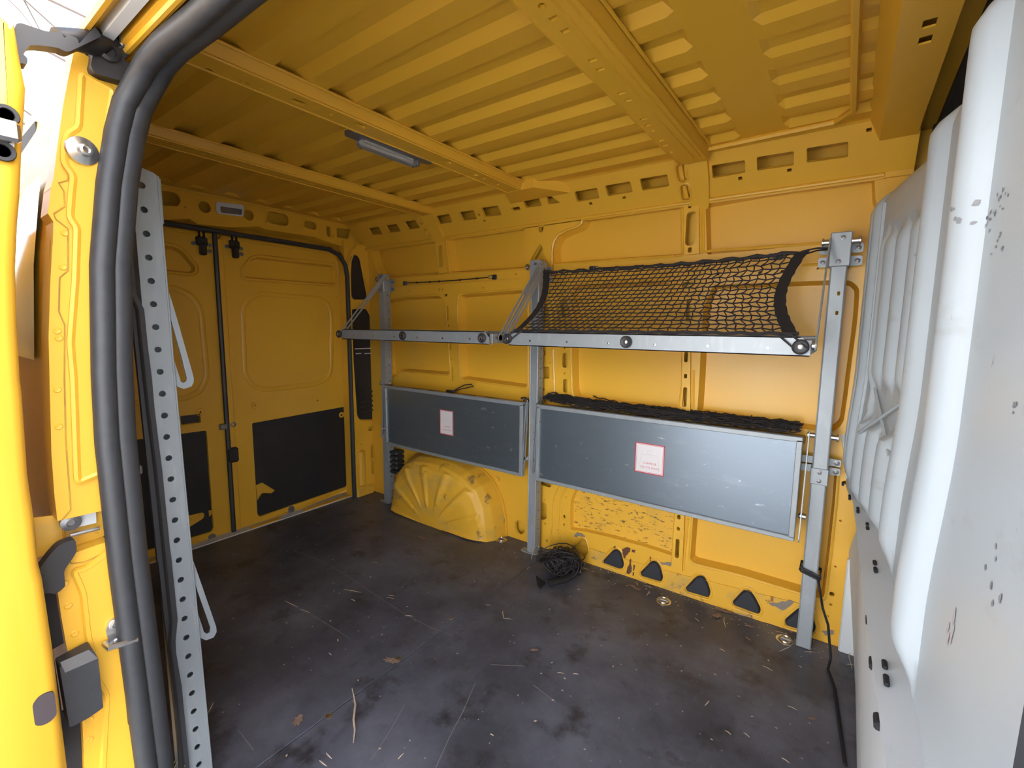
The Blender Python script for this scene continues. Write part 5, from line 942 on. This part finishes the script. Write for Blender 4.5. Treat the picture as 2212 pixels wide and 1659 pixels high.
# ================================================================ STRAP on the right upright
rs_ = thing('tie_strap', (-.04, 1.78, .32), 'black strap buckled round the rightmost upright with its tail trailing to the floor', 'strap')
zc = (-0.0510,0.2790)[1]
b = MB(); rr = .0035
b.tube([(-.068, 1.776, zc+.012), (-.012, 1.776, zc-.004), (-.010, 1.776, zc-.016), (-.066, 1.776, zc+.0), (-.070, 1.776, zc+.006)], rr, 6, closed=True); b.tube([(-.066, 1.776, zc+.03), (-.068, 1.778, zc+.005)], .003, 6); b.tube([(-.012, 1.776, zc+.012), (-.010, 1.778, zc-.012)], .003, 6); obj('buckle', b, 'black', rs_, True)
b = MB(); b.tube([(-.066, 1.778, zc+.008), (-.040, 1.775, zc+.004), (-.012, 1.778, zc-.008), (-.010, 1.842, zc-.006), (-.070, 1.842, zc+.006)], .006, 6, closed=True, flat=.4); obj('loop', b, 'band', rs_, True)
tail = [(-.016, 1.772, zc-.012), (.004, 1.74, zc-.09), (.022, 1.70, .16), (.036, 1.655, .08)]
f0 = [(0.0330,1.7130),(0.0520,1.6270),(0.0670,1.4740),(0.0800,1.3360)]
tl = [Vector(p) for p in tail]+[Vector((p[0], p[1], .006)) for p in f0]
obj('tail', MB().tube([tuple(p) for p in tl], .0075, 8, flat=.5), 'band', rs_, True)

# ================================================================ CEILING LAMP
lx = -1.262; la, lb = (-1.2780,0.8920)[1], (-1.2030,1.2190)[1]
cl = thing('ceiling_lamp', (lx, (la+lb)/2, 1.66), 'elongated ceiling lamp with clear ribbed cover beside the roof bow', 'lamp')
obj('base_plate', MB().plate(rnd([(lx-.020, la), (lx+.026, la+.004), (lx+.030, lb), (lx+.010, lb), (lx-.024, lb-.07)], .012), [], lambda u, v, d: (u, v, 1.660+d), .012), 'darksteel', cl)
y0_, y1_ = la+.045, lb-.055
ln_ = MB(); ln_.tube([(lx-.006, y0_, 1.655), (lx-.006, y0_+.004, 1.655), (lx-.006, y1_-.004, 1.655), (lx-.006, y1_, 1.655)], [.013, .018, .018, .013], 16); le = obj('lens', ln_, 'lens', cl, True, label='clear plastic lamp cover')
for k in range(5): a = math.pi*(1.1+.2*k); obj('lens_ridge', MB().tube([(lx-.006+.018*math.cos(a), y0_+.006, 1.655+.018*math.sin(a)), (lx-.006+.018*math.cos(a), y1_-.006, 1.655+.018*math.sin(a))], .0012, 5), 'lens', le, True)
obj('tube', MB().tube([(lx-.006, y0_+.015, 1.657), (lx-.006, y1_-.015, 1.657)], .008, 10), 'tube', cl, True)
obj('end_cap', MB().bbox((lx-.022, y1_-.004, 1.642), (lx+.012, y1_+.012, 1.662), .004), 'darksteel', cl)

# ================================================================ SMALL THINGS ON THE FLOOR
for i, (c, lab) in enumerate((((-1.3650,1.8100), 'round steel lashing ring set into the floor in front of the wheel arch'), ((-0.5170,1.7730), 'round steel lashing ring set into the floor beside the triangular sill plugs'), ((-0.0940,1.7970), 'steel lashing ring half hidden by leaves at the foot of the rightmost upright'))):
    r = thing('lashing_ring', (c[0], c[1], 0), lab, 'floor ring', 'lashing rings in the floor')
    obj('dish', MB().lathe((c[0], c[1], 0), (0, 0, 1), [(.030, .0), (.030, .002), (.024, .003), (.020, .001), (.004, .001)], 20), 'steel', r, True)
    obj('ring', MB().tube([(c[0]+.018*math.cos(k*.524), c[1]+.018*math.sin(k*.524), .005+.002*math.sin(k*.524)) for k in range(12)], .003, 6, closed=True), 'steel', r, True)
    obj('cross_bar', MB().tube([(c[0]-.02, c[1]+.004, .003), (c[0]+.02, c[1]+.006, .003)], .003, 6), 'darksteel', r, True)
def leaf(c, s, ang, lab, lobes=5):
    b = MB(); L = []; n = 24
    for k in range(n):
        a = 2*math.pi*k/n; r_ = s*(.55+.45*abs(math.cos(a*lobes/2)))*(1.25 if abs(math.cos(a)) > .8 else .8)
        L.append((c[0]+r_*math.cos(a+ang), c[1]+r_*math.sin(a+ang)*.7))
    rs = random.Random(int(c[0]*1000)); 
    b.plate(L, [], lambda u, v, d: (u, v, .003+.10*abs((u-c[0]))*.5+.05*abs(v-c[1])-d*.3), .0012)
    r = obj('dry_leaf', b, 'leaf'); tag(r, lab, 'leaf', 'dry leaves on the floor')
    obj('leaf_stem', MB().tube([(c[0]-s*1.3*math.cos(ang), c[1]-s*1.0*math.sin(ang), .003), (c[0], c[1], .004)], .0012, 5), 'leaf', r); return r
leaf((-1.1250,0.9020), .024, .6, 'pale brown lobed leaf lying across the floor joint near a screw')
leaf((-1.1500,0.5960), .020, 2.0, 'brown curled leaf near the front of the floor by the near upright')
leaf((-0.3050,1.8490), .026, .2, 'reddish brown leaf against the sill beside the triangular plugs')
leaf((-0.3210,1.7990), .020, 1.3, 'small reddish leaf in front of the leaf against the sill')
leaf((-0.2080,1.8050), .013, .4, 'small brown leaf alone on the floor near the rightmost sill plugs')
leaf((-0.2020,1.7240), .010, 2.4, 'tiny tan leaf scrap on the floor between sill plugs and rightmost upright')
leaf((-0.6430,1.7950), .020, -.5, 'long reddish bark flake near the second sill plug', 2)
leaf((0.0040,1.4570), .009, .9, 'tiny brown scrap on the open floor near the trailing strap')
leaf((-0.7780,1.2230), .013, .9, 'dark crumpled leaf on the middle of the floor right of the net heap')
leaf((-1.7070,1.5800), .020, .15, 'long pale bark flake on the floor in front of the wheel arch', 2)
def shav(a, c, w_, lab=None, grp='wood shavings scattered on the floor', name='wood_shaving'):
    A, B = Vector((a[0], a[1], .003)), Vector((c[0], c[1], .003)); m_ = (A+B)/2+Vector((0, 0, .002+.06*(B-A).length*.5))
    n = (B-A).normalized().cross(Vector((0, 0, 1))); m_ += n*(B-A).length*.06
    o = obj(name, MB().tube([A, A.lerp(m_, .6), m_, m_.lerp(B, .5), B], [w_*.5, w_, w_, w_*.9, w_*.4], 5, flat=.5), 'straw', None, True)
    x, y = (a[0]+c[0])/2, (a[1]+c[1])/2; ln = (B-A).length
    where = 'against the sill near the triangular plugs' if y > 1.76 and x < -.25 else 'round the foot of the rightmost upright' if y > 1.5 and x >= -.25 else 'beside the net heap' if abs(x+1.05) < .22 and y > 1.35 else 'on the right half of the floor towards the bulkhead' if x > -.75 else 'at the front of the floor nearest the camera' if y < .75 else 'on the middle of the floor'
    lab = ('long ' if ln > .05 else 'short ')+'pale wood shaving '+where
    return tag(o, lab, 'wood shaving', 'wood shavings '+where)
twig = [(-1.1280,0.7530),(-1.0920,0.7350),(-1.0680,0.7220),(-1.0270,0.6870),(-0.9960,0.6690),(-0.9660,0.6430)]
o = obj('twig', MB().tube([(p[0], p[1], .004) for p in twig], [.0012, .0022, .003, .003, .0025, .001], 6), 'straw', None, True); tag(o, 'long thin pale wavy twig near the front of the floor', 'twig')
for s_ in ((-1.4310,1.1360),(-1.4080,1.1480),), ((-1.4270,1.1220),(-1.3940,1.1340),), ((-0.9960,1.3340),(-0.9640,1.2990),), ((-0.9650,1.2950),(-0.9390,1.3110),), ((-1.0730,1.3220),(-1.0540,1.3320),), ((-1.2740,1.0870),(-1.2460,1.1030),), ((-1.5290,1.0300),(-1.5020,1.0320),), ((-1.6110,1.0550),(-1.5360,1.0830),), ((-0.9990,0.5850),(-0.9720,0.5840),), ((-0.9930,0.5630),(-0.9640,0.5650),), ((-0.8370,0.6820),(-0.8380,0.7030),), ((-0.6950,0.8780),(-0.6840,0.8790),), ((-1.3770,0.4590),(-1.4050,0.4830),), ((-0.6630,1.1790),(-0.6440,1.1880),), ((-0.6200,1.2040),(-0.6050,1.2130),), ((-1.7020,1.2650),(-1.6800,1.2770),), ((-1.3220,0.8000),(-1.3060,0.7990),), ((-1.3610,0.8590),(-1.3470,0.8520),), ((-1.7290,0.8670),(-1.6450,0.8760),), ((-1.6270,0.8730),(-1.5780,0.8830),), \
    ((-0.1400,1.6050),(-0.1100,1.5980),), ((-0.2710,1.6070),(-0.2530,1.6030),), ((-0.1860,1.2680),(-0.1700,1.2630),), ((-0.1440,1.2910),(-0.1280,1.2840),), ((-0.0520,1.2670),(-0.0340,1.2620),), ((-0.1030,1.7170),(-0.0740,1.7720),), ((-0.0340,1.7660),(-0.0050,1.7830),), ((-0.1280,1.8320),(-0.0880,1.8310),), ((-0.1030,1.8000),(-0.0750,1.7910),), ((-0.2800,1.8560),(-0.2380,1.8580),), ((-0.2540,1.8580),(-0.2010,1.8690),), ((-0.3860,1.7310),(-0.3650,1.7190),), ((-0.2960,1.8040),(-0.2780,1.7410),), ((0.0820,1.7780),(0.1030,1.7880),), ((0.0920,1.8690),(0.0970,1.7610),), ((-0.0450,1.6760),(-0.0360,1.6700),), ((-0.0570,1.4670),(-0.0330,1.4650),), ((-0.2520,1.3220),(-0.2460,1.3500),), ((-0.9010,1.8050),(-0.8650,1.8080),), ((-1.0930,1.6380),(-1.0970,1.6730),), ((-0.5840,1.7650),(-0.5880,1.8100),), ((-0.6190,1.8340),(-0.5860,1.8380),), ((-0.6530,1.8580),(-0.6180,1.8530),), ((-0.6550,1.8410),(-0.6420,1.8200),), ((-0.8320,1.6360),(-0.8220,1.6410),), ((-0.8230,1.8380),(-0.8250,1.8530),), ((-0.7930,1.8500),(-0.7790,1.8370),):
    shav(s_[0][0] if isinstance(s_[0][0], tuple) else s_[0], s_[0][1] if isinstance(s_[0][0], tuple) else s_[1], .0016)
# specks of dust and chips: too many to count
rs = random.Random(5); b = MB()
for k in range(420):
    x = -2.3+2.35*rs.random(); y = .45+1.38*rs.random()**.8
    if k % 3 == 0: y = 1.86-.10*rs.random()**2; x = -1.1+1.15*rs.random()
    s_ = .0012+.0022*rs.random()**2; a = rs.random()*3; b.add([(x+s_*2*math.cos(a), y+s_*2*math.sin(a), .0012), (x-s_*math.sin(a), y+s_*math.cos(a), .0016), (x-s_*1.6*math.cos(a), y-s_*1.6*math.sin(a), .0012), (x+s_*math.sin(a), y-s_*math.cos(a), .0016)], [(0, 1, 2, 3)])
o = obj('floor_crumbs', b, 'straw', None, kind='stuff'); tag(o, 'scattered pale crumbs and dust specks on the floor', 'dust'); 
# hay caught behind the near upright
b = MB(); c0 = (-1.3180,0.3440)
for k in range(120):
    x = -1.25+.12*rs.random(); y = .245+.05*rs.random(); a = rs.random()*6.28; h = .03+.10*rs.random(); b.tube([(x, y, .002), (x+.03*math.cos(a), y+.03*math.sin(a), h*.6), (x+.06*math.cos(a), y+.05*math.sin(a), h)], [.0012, .001, .0005], 4, cap=False)
o = obj('hay_tuft', b, 'hay', None, kind='stuff'); tag(o, 'dry hay caught between the door seal and the near upright', 'hay')
# white scuffs: light mark of plug, nothing more
# ================================================================ TREE OUTSIDE (bare branches seen over the sliding door)
tr = thing('bare_tree', (-6.0, -.2, -.6), 'bare thin branches of a tree outside behind the sliding door', 'tree')
rs = random.Random(21); b = MB(); b.tube([(-6.0, -.2, -.6), (-5.9, -.1, 1.5), (-6.0, .15, 3.5), (-5.8, .3, 6.5)], [.16, .12, .09, .04], 8); obj('trunk', b, 'bark', tr, True)
b = MB()
for k in range(26):
    z = 2.2+4*rs.random(); p = Vector((-5.95, .15, z)); d = Vector((rs.random()-.3, rs.random()*1.6-.5, .5*rs.random()-.35)).normalized(); pts = [p]
    for i in range(7): d = (d+Vector((rs.random()-.5, rs.random()-.5, rs.random()-.6))*.45).normalized(); p = p+d*.32; pts.append(p)
    b.tube(pts, [.018-.002*i for i in range(8)], 5, cap=False)
    for j in (2, 4, 5): q = pts[j]; d2 = (d+Vector((rs.random()-.5, rs.random()-.5, -.5))).normalized(); b.tube([q, q+d2*.3, q+d2*.55+Vector((0, 0, -.1))], [.007, .005, .002], 4, cap=False)
obj('branches', b, 'bark', tr, True)
# added house wall, unseen behind the camera, to bounce sunlight into the van
hw = root('wall_bounce', (0, -5.7, -.6), 'added pale house wall, unseen behind the camera, bouncing light into the van', 'wall')
wn_h = [((x, .55), 1.1, 1.3) for x in (-9.0, -6.4, -3.8, -1.2, 1.4, 4.0, 6.6, 10.0, 13.0, 16.0)]
b = MB(); b.plate([(-12, -.6), (24, -.6), (24, 4.6), (-12, 4.6)], [(rect((c[0], 1.2), w_, h_), .12, 0) for c, w_, h_ in wn_h], lambda u, v, d: (u, -5.5-d, v), .25); obj('bounce_facade', b, 'render', hw)
for c, w_, h_ in wn_h:
    f_ = obj('window', MB().box((c[0]-w_/2, -5.66, 1.2-h_/2), (c[0]+w_/2, -5.63, 1.2+h_/2)), glass, hw); obj('window_bar', MB().box((c[0]-.03, -5.63, 1.2-h_/2), (c[0]+.03, -5.60, 1.2+h_/2)), 'stick', f_)
obj('eaves', MB().box((-12.3, -5.8, 4.55), (24.3, -5.1, 4.75)), 'bark', hw)
b = MB(); b.add([(-12.3, -5.1, 4.75), (24.3, -5.1, 4.75), (24.3, -8.5, 7.2), (-12.3, -8.5, 7.2)], [(0, 1, 2, 3)]); obj('roof', b, 'bark', hw)
